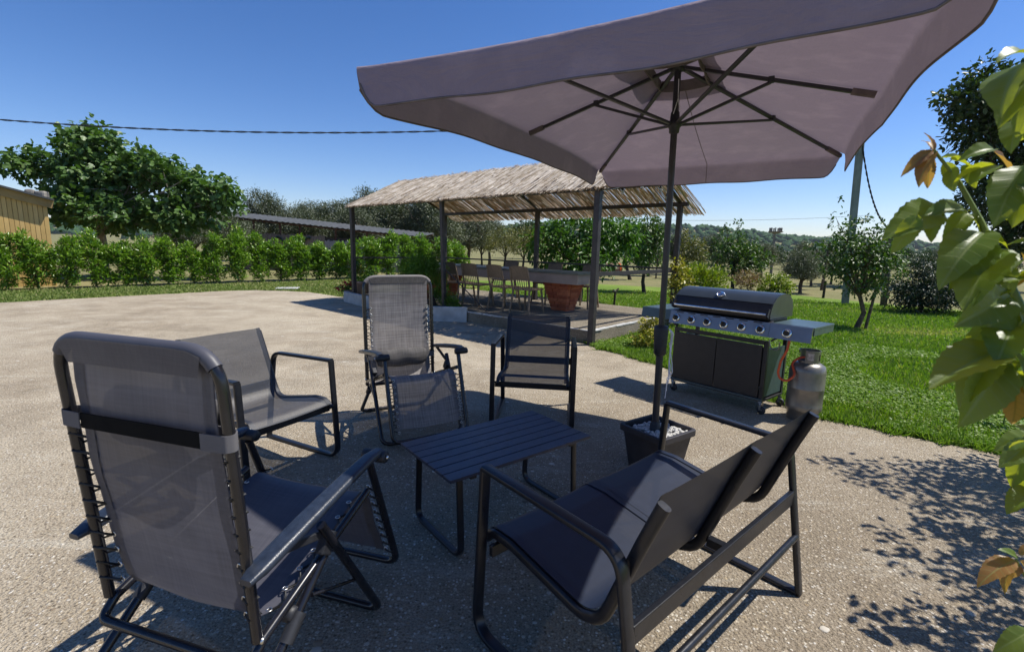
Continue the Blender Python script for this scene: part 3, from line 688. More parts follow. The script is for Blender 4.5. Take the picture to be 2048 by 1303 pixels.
# ------------------------------------------------------------------ reclining chairs
ZW, ZA = .53, .589
T_ = (-.256, 1.117); B_ = (-.206, .34); AR = (-.245, .552); AF = (.317, .626); SF = (.301, .500); LB = (.496, .084)
def zg_chair(name, label, loc, rz, near):
    t = thing(name, label, 'reclining chair', loc, rz)
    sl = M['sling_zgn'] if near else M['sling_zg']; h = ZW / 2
    G = M['gloss']; r = .0142
    def P2(a, y): return (a[0], y, a[1])
    MB().tube(fillet([P2(B_, h), P2(T_, h), P2(T_, -h), P2(B_, -h)], .10, 8), r, 10).build('back_frame', G, t)
    rb = (-.235, .285)
    MB().tube(fillet([P2(SF, h + .0), (B_[0] + .015, h, B_[1] - .012), P2(rb, h), P2(rb, -h), (B_[0] + .015, -h, B_[1] - .012), P2(SF, -h)], [0, .02, .05, .05, .02, 0], 6), r * .95, 10).build('seat_frame', G, t)
    MB().tube(fillet([(AF[0], h, AF[1] - .02), P2(LB, h), (LB[0] + .005, -h, LB[1]), (AF[0], -h, AF[1] - .02)], [0, .06, .06, 0], 8), r, 10).build('leg_rest_frame', G, t)
    y2 = h + .028
    MB().tube(fillet([(.02, y2, .54), (.327, y2, .016), (.327, -y2, .016), (.02, -y2, .54)], [0, .06, .06, 0], 8), r, 10).build('front_leg', G, t)
    MB().tube(fillet([(.08, y2 - .02, .44), (-.422, y2 - .02, .016), (-.422, -y2 + .02, .016), (.08, -y2 + .02, .44)], [0, .06, .06, 0], 8), r, 10).build('rear_leg', G, t)
    for s in (-1, 1):
        y = s * ZA / 2
        # armrest pad
        ax = [(AR[0] - .012, AR[1] - .002), (AR[0] + .03, AR[1] + .008), (-.05, .590), (.14, .622), (.27, .640), (.335, .636)]
        wd = [.036, .056, .060, .054, .046, .040]; th = [.016, .026, .030, .028, .028, .030]
        mb = MB(); rings = []
        for (xx, zz), ww, hh in zip(ax, wd, th): rings.append([(xx, y + a, zz + b) for a, b in rrect(ww, hh, .42, 4)])
        m = len(rings[0]); mb.add([p for q in rings for p in q], [(i * m + k, i * m + (k + 1) % m, (i + 1) * m + (k + 1) % m, (i + 1) * m + k) for i in range(len(rings) - 1) for k in range(m)], True)
        mb.add(rings[0], [tuple(range(m))]); mb.add(rings[-1], [tuple(range(m))])
        arm = mb.build('armrest', M['pad'], t)
        MB().lathe([(.001, -.045), (.020, -.045), (.022, -.04), (.022, .04), (.020, .045), (.001, .045)], (AF[0] + .012, y - s * .012, AF[1] - .002), 14, 'Y').build('hinge', M['matte'], arm)
        MB().lathe([(.001, 0), (.007, 0), (.007, .006), (.001, .008)] if s > 0 else [(.001, -.008), (.007, -.006), (.007, 0), (.001, 0)], (AF[0] + .012, y + s * .034, AF[1] - .002), 8, 'Y').build('rivet', M['eyelet'], arm)
        MB().sweep([(AR[0] + .07, y - s * .012, AR[1] + .012), (.03, y - s * .012, .50)], rrect(.012, .024, .2, 1), ref=(0, 1, 0), smooth=False).build('arm_link', M['matte'], t)
        # leg joint bracket and locking clamp
        MB().box((.06, s * (h + .012), .455), (.05, .03, .07), rot=Matrix.Rotation(R(35), 3, 'Y'), bev=.006).build('joint_bracket', M['matte'], t)
        kx = -.10; kz = .285
        MB().tube([(kx - .025, s * (h + .012), kz - .022), (kx + .035, s * (h + .012), kz + .030)], .020, 12).build('clamp', M['matte'], t)
        MB().lathe([(.001, -.02), (.022, -.02), (.024, 0), (.022, .02), (.001, .02)], (kx + .02, s * (h - .01), kz + .03), 12, 'Y').build('clamp_knob', M['matte'], t)
        MB().lathe([(.001, -.006), (.009, -.004), (.009, .004), (.001, .006)], (B_[0] + .004, s * (h + .012), B_[1] + .0), 10, 'Y').build('pivot_bolt', M['eyelet'], t)
        MB().tube([(-.02, s * (y2 - .01), .335), (.20, s * (y2 - .002), .235)], .006, 6).build('stay', G, t)
    # sling profile (continuous): top wrap, back, seat, knee, leg rest
    prof = [(T_[0] + .0168, T_[1] - .004), (T_[0] + .0168, T_[1] - .03)]
    n0 = len(prof)
    for k in range(1, 13):
        f = k / 12; x = T_[0] + .012 + (B_[0] + .03 - T_[0] - .012) * f; z = T_[1] - .06 + (B_[1] + .06 - T_[1] + .06) * f
        prof.append((x - .012 * math.sin(math.pi * f), z))
    prof += [(-.155, .362), (-.12, .348), (-.06, .352), (.02, .378), (.11, .413), (.20, .452), (.265, .478), (.31, .485), (.345, .468), (.366, .43)]
    for k in range(1, 9):
        f = k / 8; prof.append((.366 + (.462 - .366) * f - .008 * math.sin(math.pi * f), .43 + (.165 - .43) * f))
    prof = [Vector((x, 0, z)) for x, z in prof]; N = len(prof) - 1
    sag = .012
    def fn(u, v):
        i = u * N; k = min(int(i), N - 1); p = prof[k].lerp(prof[k + 1], i - k)
        hw = .230
        y = (v - .5) * 2 * hw
        b = sag * (1 - (2 * v - 1) ** 2) if k > n0 else 0
        wv = .0025 * math.sin(9 * v + 7 * u * 6) if k > n0 else 0
        return (p.x - (b * .6 if k < n0 + 12 else 0) + wv, y, p.z - (b if k >= n0 + 12 else 0))
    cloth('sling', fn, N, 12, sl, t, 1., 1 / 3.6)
    # sleeve sewn round the top tube, with its flap down the back and front
    top = [p for p in fillet([P2(B_, h), P2(T_, h), P2(T_, -h), P2(B_, -h)], .10, 8) if p.z > T_[1] - .052]
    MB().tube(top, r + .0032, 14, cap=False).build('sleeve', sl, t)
    for sx_, mt, hh in ((-1, sl, .066), (1, sl if near else M['pillow'], .050)):
        cloth('sleeve_flap', lambda u, v: (T_[0] + sx_ * (.0178 - .003 * u) + .004 * u, (v - .5) * (.462 - .04 * u), T_[1] + .004 - hh * u - .014 * (abs(2 * v - 1) ** 8) * (1 - u)), 3, 12, mt, t, .2, .3)
    for s_ in (-1, 1):
        cloth('side_hem', lambda u, v: (lambda q: (q[0] - .0035, q[1], q[2] + (.0 if u < .5 else -.003)))(fn(u, (.5 + s_ * (.5 - .075 * v)))), N, 2, M['strapg'] if not near else sl, t, 1., .1)
    # lacing
    segs = [([(Vector((T_[0], 0, T_[1])).lerp(Vector((B_[0], 0, B_[1])), f)) for f in np.linspace(.30, .93, 11)], 'b'),
            ([(Vector((B_[0] + .03, 0, B_[1])).lerp(Vector((SF[0], 0, SF[1])), f)) for f in np.linspace(.12, .9, 7)], 's'),
            ([(Vector((.352, 0, .50)).lerp(Vector((.475, 0, .14)), f)) for f in np.linspace(.08, .98, 9)], 'l')]
    for s in (-1, 1):
        cmb = MB(); emb = MB()
        for pts, kind in segs:
            path = []
            for k, p in enumerate(pts):
                off = Vector((-.0, 0, -.012)) if kind == 's' else Vector((0, 0, 0))
                inn = p + Vector((.012 if kind != 's' else 0, s * .222, 0)) + (Vector((0, 0, -.014)) if kind == 's' else Vector((-.006 if kind == 'l' else 0, 0, 0)))
                q = pts[min(k + 1, len(pts) - 1)]; mid = p.lerp(q, .5) if k < len(pts) - 1 else p
                path.append(inn + Vector((0, 0, 0)))
                if k < len(pts) - 1:
                    path.append(mid + Vector((.010, s * (h + .012), .0))); path.append(mid + Vector((-.014, s * (h - .002), -.006)))
                # eyelet ring
                nrm = 'Y'
                ring = [inn + Vector((.004 if kind != 's' else 0, 0, .004 if kind == 's' else 0)) + (Vector((0, math.cos(a) * .0075, math.sin(a) * .0075)) if kind != 's' else Vector((math.cos(a) * .0075, math.sin(a) * .0075, 0))) for a in np.linspace(0, 2 * math.pi, 9)[:-1]]
                emb.tube(ring, .0026, 4, closed=True)
            cmb.tube(path, .0042, 5)
        cmb.build('lacing_cord', M['cord'], t); tag(emb.build('eyelets', M['eyelet'], t), kind='stuff')
    # head or lumbar pillow and its strap
    pz = .90 if near else .50; fx = (T_[1] - pz) / (T_[1] - B_[1]); px_ = T_[0] + (B_[0] - T_[0]) * fx
    ph = .085 if near else .072
    def pf(u, v):
        a = 2 * math.pi * u; e = max(0., 1 - abs(2 * v - 1) ** 5)
        return (px_ + .050 + .042 * math.cos(a) * (.45 + .55 * e) + .003 * math.sin(11 * v), (v - .5) * .385, pz + ph * math.sin(a) * (.7 + .3 * e) + .004 * math.sin(14 * v + a))
    cloth('pillow', pf, 20, 14, M['pillow'], t, .6, .4)
    sb = px_ - .017
    st = MB().box((sb, 0, pz), (.004, .40, .040)).build('strap', M['strapk'] if near else M['strapg'], t)
    for s in (-1, 1):
        pth = [(px_ + .03, s * .19, pz), (px_ + .020, s * (h + .002), pz), (px_, s * (h + .0175), pz), (px_ - .0185, s * (h + .004), pz), (sb - .005, s * .20, pz - .0)]
        MB().sweep(fillet(pth, .012, 4), [(-.021, -.0012), (.021, -.0012), (.021, .0012), (-.021, .0012)], ref=(0, 0, 1), smooth=False).build('strap_loop', M['strapg'], t)
    return t
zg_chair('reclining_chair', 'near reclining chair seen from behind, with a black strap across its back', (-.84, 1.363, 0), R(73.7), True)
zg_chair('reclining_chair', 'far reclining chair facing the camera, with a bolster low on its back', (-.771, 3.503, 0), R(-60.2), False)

# ------------------------------------------------------------------ sled-base armchairs and loveseat
aAF = (.285, .640); aRB = (-.364, .010); aRT = (-.270, .625); aFB = (.302, .010); aBT = (-.335, .788); aSF = (.322, .378)
def sled_seat(name, label, cat, loc, rz, W_, halves, mat, group=None):
    bwid = .037 if halves == 1 else .039
    t = thing(name, label, cat, loc, rz, group); K = M['black']
    bar = [(a, b) for a, b in rrect(bwid, .019, .25, 2)]
    for s in (-1, 1):
        y = s * W_ / 2
        arm = fillet([(-.02, y, .010), (aFB[0] + .02, y, .010), (aAF[0], y, aAF[1])], [0, .085, 0], 8)
        back = fillet([(aAF[0], y, aAF[1]), (aRT[0] + .005, y, aRT[1] + .0), (aRB[0], y, .003)], [0, .085, 0], 8)
        mb = MB(); mb.sweep(arm, bar, ref=(0, 1, 0)); mb.sweep(back, bar, ref=(0, 1, 0)); mb.sweep([(aRB[0] - .006, y, .010), (-.02, y, .010)], bar, ref=(0, 1, 0))
        mb.build('side_frame', K, t)
    for xx, zz, ww, hh, nm in ((.268, .335, .018, .042, 'front_rail'), (-.298, .405, .018, .058, 'rear_rail')):
        MB().box((xx, 0, zz), (ww, W_ - .031, hh), bev=.003).build(nm, K, t)
    MB().tube([(aRB[0] + .035, -W_ / 2 + .012, .245), (aRB[0] + .035, W_ / 2 - .012, .245)], .0125, 10).build('stretcher', K, t)
    prof = fillet([(aBT[0], 0, aBT[1]), (-.285, 0, .665), (-.165, 0, .345), (.19, 0, .408), (.285, 0, .408), (aSF[0], 0, aSF[1] - .005)], [0, .10, .10, .12, .05, 0], 6)
    edge = W_ / 2 - .042
    spans = [(-edge, edge)] if halves == 1 else [(-edge, -.0015), (.0015, edge)]
    for yy in ([-edge, edge] if halves == 1 else [-edge, 0., edge]):
        MB().sweep([(p[0] - .012, yy, p[2] - .017) if i < len(prof) * .4 else (p[0], yy, p[2] - .021) for i, p in enumerate(prof)], rrect(.024, .036, .45, 3), ref=(0, 1, 0)).build('sling_rail', K, t)
    for y0, y1 in spans:
        n = len(prof) - 1
        def fn(u, v, y0=y0, y1=y1):
            p = prof[min(n, int(round(u * n)))]; b = .008 * (1 - (2 * v - 1) ** 2)
            nx = -1 if u < .45 else 0
            return (p[0] + nx * b * .5, y0 + (y1 - y0) * v, p[2] + .003 - (b if u > .4 else 0))
        cloth('sling', fn, n, 10, mat, t, 1., (y1 - y0) / 1.1)
        # doubled hem along the sides of the sling
        for e0, e1 in ((y0, y0 + .028), (y1 - .028, y1)):
            cloth('sling_hem', lambda u, v, e0=e0, e1=e1: (prof[min(n, int(round(u * n)))][0] - .002, e0 + (e1 - e0) * v, prof[min(n, int(round(u * n)))][2] + .0055), n, 1, mat, t, 1, .05)
    if halves == 2: MB().box((-.262, 0, .405), (.07, .03, .03), bev=.003).build('rail_bracket', K, t)
    for s in (-1, 1):
        for xx, zz in ((.27, .352), (-.30, .405)):
            MB().lathe([(.001, -.012), (.006, -.012), (.008, 0), (.006, .012), (.001, .012)], (xx, s * (W_ / 2 - .026), zz), 8, 'Y').build('bolt', M['matte'], t)
    return t
sled_seat('armchair', 'black sled armchair on the left, beyond the near reclining chair', 'armchair', (-1.524, 2.774, 0), R(-27.6), .609, 1, M['sling_arm'], 'black sled armchairs')
sled_seat('armchair', 'black sled armchair facing the camera behind the slatted table', 'armchair', (.196, 3.764, 0), R(-96.1), .609, 1, M['sling_arm'], 'black sled armchairs')
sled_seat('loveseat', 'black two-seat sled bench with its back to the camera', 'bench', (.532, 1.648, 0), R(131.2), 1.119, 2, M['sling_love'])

# ------------------------------------------------------------------ slatted coffee table
ct = thing('coffee_table', 'low black slatted table between the chairs', 'table', (-.053, 2.291, 0), R(38.3))
L_, W_ = .848, .479; ns = 7; sw = W_ / ns
for k in range(ns):
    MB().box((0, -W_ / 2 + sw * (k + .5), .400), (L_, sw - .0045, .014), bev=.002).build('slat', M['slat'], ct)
for s in (-1, 1):
    MB().box((s * .30, 0, .384), (.03, W_ - .03, .016)).build('batten', M['black'], ct)
    xx = s * (L_ / 2 - .075)
    p = fillet([(xx, W_ / 2 - .055, .392), (xx, W_ / 2 - .035, .009), (xx, -W_ / 2 + .035, .009), (xx, -W_ / 2 + .055, .392)], [0, .055, .055, 0], 7)
    MB().sweep(p, rrect(.030, .015, .25, 2), ref=(1, 0, 0)).build('leg_frame', M['black'], ct)

# ------------------------------------------------------------------ parasol in a planter of white pebbles
UX, UY = .916, 2.855; UA = R(-28.6)
um = thing('parasol', 'large taupe rectangular parasol on a dark pole', 'parasol', (UX, UY, 0), UA)
um.rotation_euler = (R(.85), R(-.45), UA)
HW, HL, ZE, ZP = .926, 1.458, 2.073, 2.41
pole = M['umb_pole']
MB().tube([(0, 0, .12), (0, 0, .82)], .0215, 16).build('lower_pole', pole, um)
MB().tube([(0, 0, .80), (0, 0, ZP + .02)], .0185, 16).build('upper_pole', pole, um)
MB().lathe([(.022, .735), (.036, .75), (.039, .81), (.043, .90), (.040, .92), (.020, .925)], seg=18).build('clamp_collar', M['matte'], um)
MB().lathe([(.046, .20), (.034, .215), (.032, .30), (.028, .305), (.024, .32)], seg=16).build('pole_socket', M['matte'], um)
MB().tube([(.03, 0, .27), (.065, 0, .262)], .013, 10).build('socket_knob', M['matte'], um)
hub = MB().lathe([(.019, 2.02), (.027, 2.025), (.030, 2.05), (.038, 2.06), (.038, 2.085), (.027, 2.09), (.024, 2.13), (.019, 2.14)], seg=16).build('runner_hub', M['matte'], um)
MB().lathe([(.019, 2.345), (.035, 2.35), (.035, 2.385), (.02, 2.39)], seg=16).build('crown_hub', M['matte'], um)
cmb = MB(); cmb.tube([(.012, -.024, 2.30), (.016, -.026, 2.2), (.030, -.028, 2.13)], .0022, 4); cmb.tube([(.016, -.026, 2.2), (-.004, -.030, 2.12)], .0022, 4); cmb.build('hub_string', M['string'], um)
tips = [(-HW, -HL), (HW, -HL), (HW, HL), (-HW, HL), (-HW, 0), (HW, 0)]
ML = .05
def zedge(x, y): return ZE + (ML if abs(y) < .01 else 0)
for x, y in tips:
    ze = zedge(x, y)
    a = Vector((x * .03, y * .03, ZP - .045)); b = Vector((x * .975, y * .975, ze - .012))
    rib = MB().sweep([a, b], rrect(.017, .025, .2, 1), smooth=False).build('rib', pole, um)
    f = .50; m = a.lerp(b, f)
    hd = Vector((x, y, 0)).normalized() * .034
    MB().sweep([Vector((hd.x, hd.y, 2.072)), m - Vector((0, 0, .012))], rrect(.014, .021, .2, 1), smooth=False).build('strut', pole, rib)
    MB().box(m, (.03, .03, .03), rot=math.atan2(y, x), bev=.004).build('strut_joint', M['matte'], rib)
    e = b.lerp(a, .03); MB().sweep([b.lerp(a, .10), b.lerp(a, -.01)], rrect(.03, .026, .3, 2), smooth=False).build('tip_pocket', M['canopy_trim'], rib)
# canopy: one cloth from vent opening to eaves and over into the valance
def perim(s):           # s in 0..4 sides : front(-y), right, back, left ; returns x,y
    k = int(s) % 4; f = s - int(s)
    if k == 0: return (-HW + 2 * HW * f, -HL)
    if k == 1: return (HW, -HL + 2 * HL * f)
    if k == 2: return (HW - 2 * HW * f, HL)
    return (-HW, HL - 2 * HL * f)
VEN = .15; VAL = .155
def canopy_fn(side):
    nl = 18
    def fn(u, v):
        f = min(max(v, 1e-5), 1 - 1e-5); x, y = perim(side + f)
        edge_f = min(f, 1 - f)
        if side in (1, 3):
            zz = ZE + ML * math.sin(math.pi * f) ** .8
            inset = .022 * abs(math.sin(2 * math.pi * f))
        else:
            zz = ZE - .012 * math.sin(math.pi * f); inset = .045 * math.sin(math.pi * f)
        nx, ny = {0: (0, -1), 1: (1, 0), 2: (0, 1), 3: (-1, 0)}[side]
        ex, ey = x - nx * inset, y - ny * inset
        if u <= .55:
            r = VEN + (1 - VEN) * (u / .55); zc = ZP - .015
            sg = .035 * math.sin(math.pi * r) * math.sin(math.pi * f) ** .7 if side in (0, 2) else .025 * math.sin(math.pi * r) * abs(math.sin(2 * math.pi * f))
            return (ex * r, ey * r, zc + (zz - zc) * r - sg * .8)
        # roll over the edge into the hanging valance
        q = (u - .55) / .45; corner = max(0., 1 - edge_f / .06)
        vl = VAL * (1 - .55 * corner ** 2.2) * (1 + .02 * math.sin(f * 23))
        th = min(1, q / .16); outw = .014 * math.sin(th * math.pi / 2) + .004 * math.sin(f * 17 + side) * q + .012 * q
        dn = vl * q
        sx = -corner * .035 * q
        tx, ty = (-ny, nx); sgn = 1 if f < .5 else -1
        return (ex + nx * outw + tx * sgn * corner * .03 * q * (1), ey + ny * outw + ty * sgn * corner * .03 * q, zz - dn + .006 * math.sin(th * math.pi))
    return fn
for sd in range(4):
    o = cloth('canopy_panel', canopy_fn(sd), 30, 56, M['canopy'], um, 1., 2.)
# piping along the valance hem
for sd in range(4):
    f = canopy_fn(sd); MB().tube([f(1., k / 60) for k in range(61)], .0042, 5).build('hem_piping', M['canopy_trim'], um)
# vent trim and cap
for sd in range(4):
    f = canopy_fn(sd)
    MB().sweep([Vector(f(0., k / 8)) for k in range(9)], [(-.03, -.003), (.03, -.003), (.03, .003), (-.03, .003)], ref=(0, 0, 1), smooth=False).build('vent_trim', M['canopy_trim'], um)
cap = MB(); rr = .36
rr = .26
cv = [(0, 0, ZP + .055)] + [(x * rr, y * rr, ZP - .045) for x, y in ((-HW, -HL), (HW, -HL), (HW, HL), (-HW, HL))]
cap.add(cv, [(0, 1, 2), (0, 2, 3), (0, 3, 4), (0, 4, 1)]); cap.build('vent_cap', M['canopy'], um)
for sd in (2,):   # centre seam of the back panel
    f = canopy_fn(sd); MB().tube([Vector(f(k / 30, .5)) - Vector((0, 0, .001)) for k in range(31)], .0022, 4).build('seam', M['canopy_trim'], um)
MB().lathe([(.03, ZP + .05), (.028, ZP + .07), (.012, ZP + .085), (.001, ZP + .088)], seg=12).build('finial', M['matte'], um)
# loops of white string tied at the collar
sm = MB()
for k in range(3):
    o = .006 * k; sm.tube(fillet([(.045, .0 + o, .905), (.058 + o, .01, .88), (.055, .012 + o, .70), (.062 + .01 * k, .0, .58 + .03 * k), (.052, .0 - o, .56 + .02 * k), (.046 + o, .01, .47 + .05 * k)], .02, 4), .0028, 5)
sm.tube(fillet([(.05, .01, .82), (.075, .0, .70), (.082, .0, .64), (.066, .0, .62), (.055, .01, .70)], .03, 4), .0028, 5)
sm.build('tie_string', M['string'], um)
# planter
pa = R(38)
pl = thing('planter', 'square black planter that holds the parasol pole', 'planter', (.93, 2.86, 0), R(35)); pl.scale = (.95, .95, .98)
def sqr(a, z): return [(-a, -a, z), (a, -a, z), (a, a, z), (-a, a, z)]
pm = MB(); lv = [(.125, 0), (.160, .245), (.176, .246), (.178, .250), (.178, .284), (.174, .288), (.160, .288), (.157, .284), (.150, .19)]
rings = []
for a, z in lv: rings += [(x, y, z) for x, y in [(p[0], p[1]) for p in rrect(2 * a, 2 * a, .07, 3)]]
m = 16
pm.add(rings, [(i * m + k, i * m + (k + 1) % m, (i + 1) * m + (k + 1) % m, (i + 1) * m + k) for i in range(len(lv) - 1) for k in range(m)])
pm.add(rings[:m], [tuple(range(m - 1, -1, -1))]); pm.add([(x, y, .2) for x, y, z in rings[-m:]], [tuple(range(m))])
pm.build('pot_body', M['pot_black'], pl)
rs = np.random.RandomState(5); k = 420
gc = np.stack([rs.uniform(-.142, .142, k), rs.uniform(-.142, .142, k), .235 + rs.rand(k) * .03], 1)
gc[:, 2] += .012 * np.exp(-(gc[:, 0] ** 2 + gc[:, 1] ** 2) / .006)
gs = np.stack([rs.uniform(.010, .017, k), rs.uniform(.008, .013, k), rs.uniform(.007, .011, k)], 1)
gv = blob_mass('white_gravel', gc, gs, M['gravel'], rs, .10); gv.location = (.93, 2.86, 0); gv.rotation_euler = (0, 0, R(35)); gv.scale = (.95, .95, .98)
tag(gv, 'white pebbles filling the black planter', 'gravel', kind='stuff')

# ------------------------------------------------------------------ gas grill and cylinder
GA = R(-50.7)
gr = thing('gas_grill', 'black and steel gas grill on castors at the lawn edge', 'grill', (1.593, 4.613, 0), GA)
GL, GD = .883, .42; K = M['grillblack']
for x in (.018, GL - .018):
    for y in (.018, GD - .018):
        MB().box((x, y, .375), (.034, .034, .53), bev=.003).build('frame_post', K, gr)
        c = MB().box((x, y, .098), (.028, .028, .024), bev=.003).build('caster', M['chrome'], gr)
        MB().lathe([(.012, -.013), (.032, -.012), (.036, -.006), (.036, .006), (.032, .012), (.012, .013)], (x + .012, y, .036), 16, 'Y').build('wheel', M['matte'], c)
        mb = MB()
        for s in (-1, 1): mb.box((x + .006, y + s * .018, .065), (.020, .003, .058))
        mb.build('fork', M['chrome'], c)
MB().box((GL / 2, GD / 2, .118), (GL, GD, .018), bev=.002).build('bottom_tray', K, gr)
MB().box((GL / 2, -.002, .128), (GL, .018, .018), bev=.002).build('front_sill', M['shelfm'], gr)
MB().box((GL / 2, .0, .625), (GL - .06, .022, .036), bev=.003).build('front_rail', K, gr)
MB().box((GL / 2, GD - .02, .32), (GL - .07, .006, .38)).build('back_panel', K, gr)
for k, x in enumerate((.04, GL / 2 + .004)):
    wd = GL / 2 - .044
    d = MB().box((x + wd / 2, -.004, .372), (wd, .014, .455), bev=.003).build('door', K, gr)
    MB().box((x + wd / 2, -.013, .594), (wd, .022, .012), bev=.002).build('door_grip', K, d)
for x in (.012, GL - .012):
    MB().box((x, GD / 2, .355), (.006, GD - .07, .42)).build('side_panel', M['shelfm'], gr)
MB().box((GL / 2, GD / 2 - .01, .76), (GL - .03, GD - .06, .12), bev=.01).build('firebox', K, gr)
# sloped control panel (x across, profile in y,z)
pp = [(-.075, .665), (-.058, .668), (-.028, .795), (.02, .815), (.02, .80), (-.045, .79)]
MB().prism([(-.078, .688), (-.052, .805), (.01, .815), (.01, .688)], -.02, GL + .02, axis='X').build('control_panel', M['steel'], gr)
pn = Vector((0, -.143, .03)).normalized()   # outward normal of the panel face
def on_panel(x, f): return Vector((x, -.078 + .026 * f, .688 + .117 * f)) + Vector((0, -.979, .205)) * .001
rotp = Matrix.Rotation(R(12), 3, 'X')
def knob(x, par, f=.46):
    c = on_panel(x, f)
    mb = MB()
    def disc(prof, seg=20):
        vs = []; out = Vector((0, -.979, .205)); a1 = Vector((1, 0, 0)); a2 = out.cross(a1)
        for r, hh in prof:
            for q in range(seg): an = 2 * math.pi * q / seg; vs.append(c + a1 * r * math.cos(an) + a2 * r * math.sin(an) + out * hh)
        return vs, [(i * seg + q, i * seg + (q + 1) % seg, (i + 1) * seg + (q + 1) % seg, (i + 1) * seg + q) for i in range(len(prof) - 1) for q in range(seg)]
    b = MB(); b.add(*disc([(.038, 0), (.038, .006), (.031, .010), (.024, .010)]), smooth=True); ob = b.build('knob', M['chrome'], par)
    q = MB(); q.add(*disc([(.024, .008), (.023, .024), (.019, .028), (.001, .029)]), smooth=True)
    q.box(c + Vector((0, -.979, .205)) * .03, (.014, .022, .046), rot=rotp, bev=.003); q.build('knob_grip', M['grillblack'], ob)
for k in range(6): knob(.05 + (GL - .1) * k / 5, gr)
for k in range(7):
    MB().box(on_panel(.08 + (GL - .16) * k / 6, .93), (.07, .004, .008), rot=rotp).build('panel_slot', K, gr)
# side shelves
for s, x0, x1 in ((-1, -.345, -.022), (1, GL + .022, GL + .335)):
    sh = MB().box(((x0 + x1) / 2, GD / 2 - .01, .795), (x1 - x0, GD + .02, .022), bev=.004).build('side_shelf', M['shelfm'], gr)
    MB().prism([(-.078, .688), (-.052, .805), (-.036, .805), (-.062, .688)] if s > 0 else [(-.07, .715), (-.052, .805), (-.036, .805), (-.054, .715)], x0 + (.0 if s < 0 else 0.), x1, axis='X').build('shelf_front', M['steel'] if s > 0 else M['shelfm'], sh)
    MB().box((x1 - .006 if s > 0 else x0 + .006, GD / 2 - .01, .762), (.010, GD + .0, .045)).build('shelf_edge', M['shelfm'], sh)
    if s > 0: knob((x0 + x1) / 2 - .02, sh)
    for y in (.05, GD - .06):
        MB().sweep([(GL if s > 0 else 0, y, .64), ((x0 + x1) / 2, y, .775)], rrect(.016, .016, .2, 1), ref=(0, 1, 0), smooth=False).build('shelf_strut', K, sh)
# lid
lp = [(-.035, .83), (-.045, .862), (-.030, .905), (.0, .955), (.055, 1.0), (.13, 1.028), (.22, 1.035), (.31, 1.02), (.375, .975), (.405, .915), (.41, .83)]
n = len(lp); x0, x1 = .0, GL
lidm = MB(); vs = [(x, y, z) for x in (x0, x1) for y, z in lp]
lidm.add(vs[3:n] + vs[n + 3:], [(i, i + 1, n - 3 + i + 1, n - 3 + i) for i in range(n - 4)], True)
lid = lidm.build('lid', M['lid'], gr)
MB().prism([(-.035, .83), (-.043, .862), (-.024, .905), (.004, .950), (.03, .93), (.03, .83)], x0, x1, axis='X').build('lid_apron', K, lid)
for x in (x0 - .008, x1 - .004):
    MB().prism([(y, z) for y, z in lp], x, x + .012, axis='X').build('lid_cheek', M['lid'], lid)
MB().tube([(x0 + .012, -.062, .868), (x1 - .012, -.062, .868)], .011, 10).build('handle_bar', M['chrome'], lid)
for x in (x0 + .006, x1 - .006): MB().box((x, -.05, .875), (.018, .05, .075), rot=Matrix.Rotation(R(-25), 3, 'X'), bev=.004).build('handle_bracket', K, lid)
th = Vector((.055 - .005, 0, 0)); tc = Vector((GL * .47, .035, .993)); on = Vector((0, -.65, .76))
tm = MB(); a1 = Vector((1, 0, 0)); a2 = on.cross(a1); seg = 20
vs = []; pr = [(.040, -.006), (.040, .008), (.036, .013), (.030, .013), (.029, .010), (.001, .010)]
for r, hh in pr:
    for q in range(seg): an = 2 * math.pi * q / seg; vs.append(tc + a1 * r * math.cos(an) + a2 * r * .8 * math.sin(an) + on * hh)
tm.add(vs, [(i * seg + q, i * seg + (q + 1) % seg, (i + 1) * seg + (q + 1) % seg, (i + 1) * seg + q) for i in range(len(pr) - 1) for q in range(seg)], True)
tm.build('thermometer', M['chrome'], lid)
# wire hook under the right shelf
MB().tube(fillet([(GL + .02, -.04, .665), (GL + .035, -.04, .60), (GL + .075, -.04, .585), (GL + .10, -.04, .60), (GL + .105, -.04, .66)], .03, 4), .005, 6).build('hose_hook', M['steel'], gr)
# gas cylinder
gcx, gcy = 2.469, 3.865
gy = thing('gas_cylinder', 'grey steel gas cylinder standing right of the grill', 'gas cylinder', (gcx, gcy, 0), 0)
rr = .134
MB().lathe([(.115, .0), (.118, .012), (.116, .075), (rr - .004, .085), (rr, .10), (rr + .002, .13), (rr, .135), (rr, .27), (rr + .002, .275), (rr, .28), (rr, .41), (rr - .003, .43), (.122, .462), (.09, .485), (.05, .497), (.001, .50)], seg=40).build('body', M['cyl'], gy)
col = MB(); seg = 40; r0 = .078
for k in range(seg):
    a0 = 2 * math.pi * k / seg; a1_ = 2 * math.pi * (k + 1) / seg
    deg = math.degrees(a0) % 360
    spans = [(.478, .592)]
    if 20 < deg < 75 or 115 < deg < 165 or 290 < deg < 325: spans = [(.478, .505), (.565, .592)]
    if 170 < deg < 215: spans = [(.478, .505)]
    for z0, z1 in spans:
        p = [(r0 * math.cos(a) * q, r0 * math.sin(a) * q, z) for q in (1, .95) for a in (a0, a1_) for z in (z0, z1)]
        col.add(p, [(0, 1, 3, 2), (4, 6, 7, 5), (1, 5, 7, 3), (0, 2, 6, 4), (0, 4, 5, 1), (2, 3, 7, 6)])
col.build('collar', M['cyl'], gy)
MB().lathe([(.02, .495), (.018, .53), (.012, .535), (.014, .55), (.001, .555)], seg=12).build('valve', M['steel'], gy)
MB().grid(lambda u, v: (.0785 * math.cos(R(228 + 34 * u)), .0785 * math.sin(R(228 + 34 * u)), .515 + .06 * v), 6, 2).build('sticker', M['sticker'], gy)
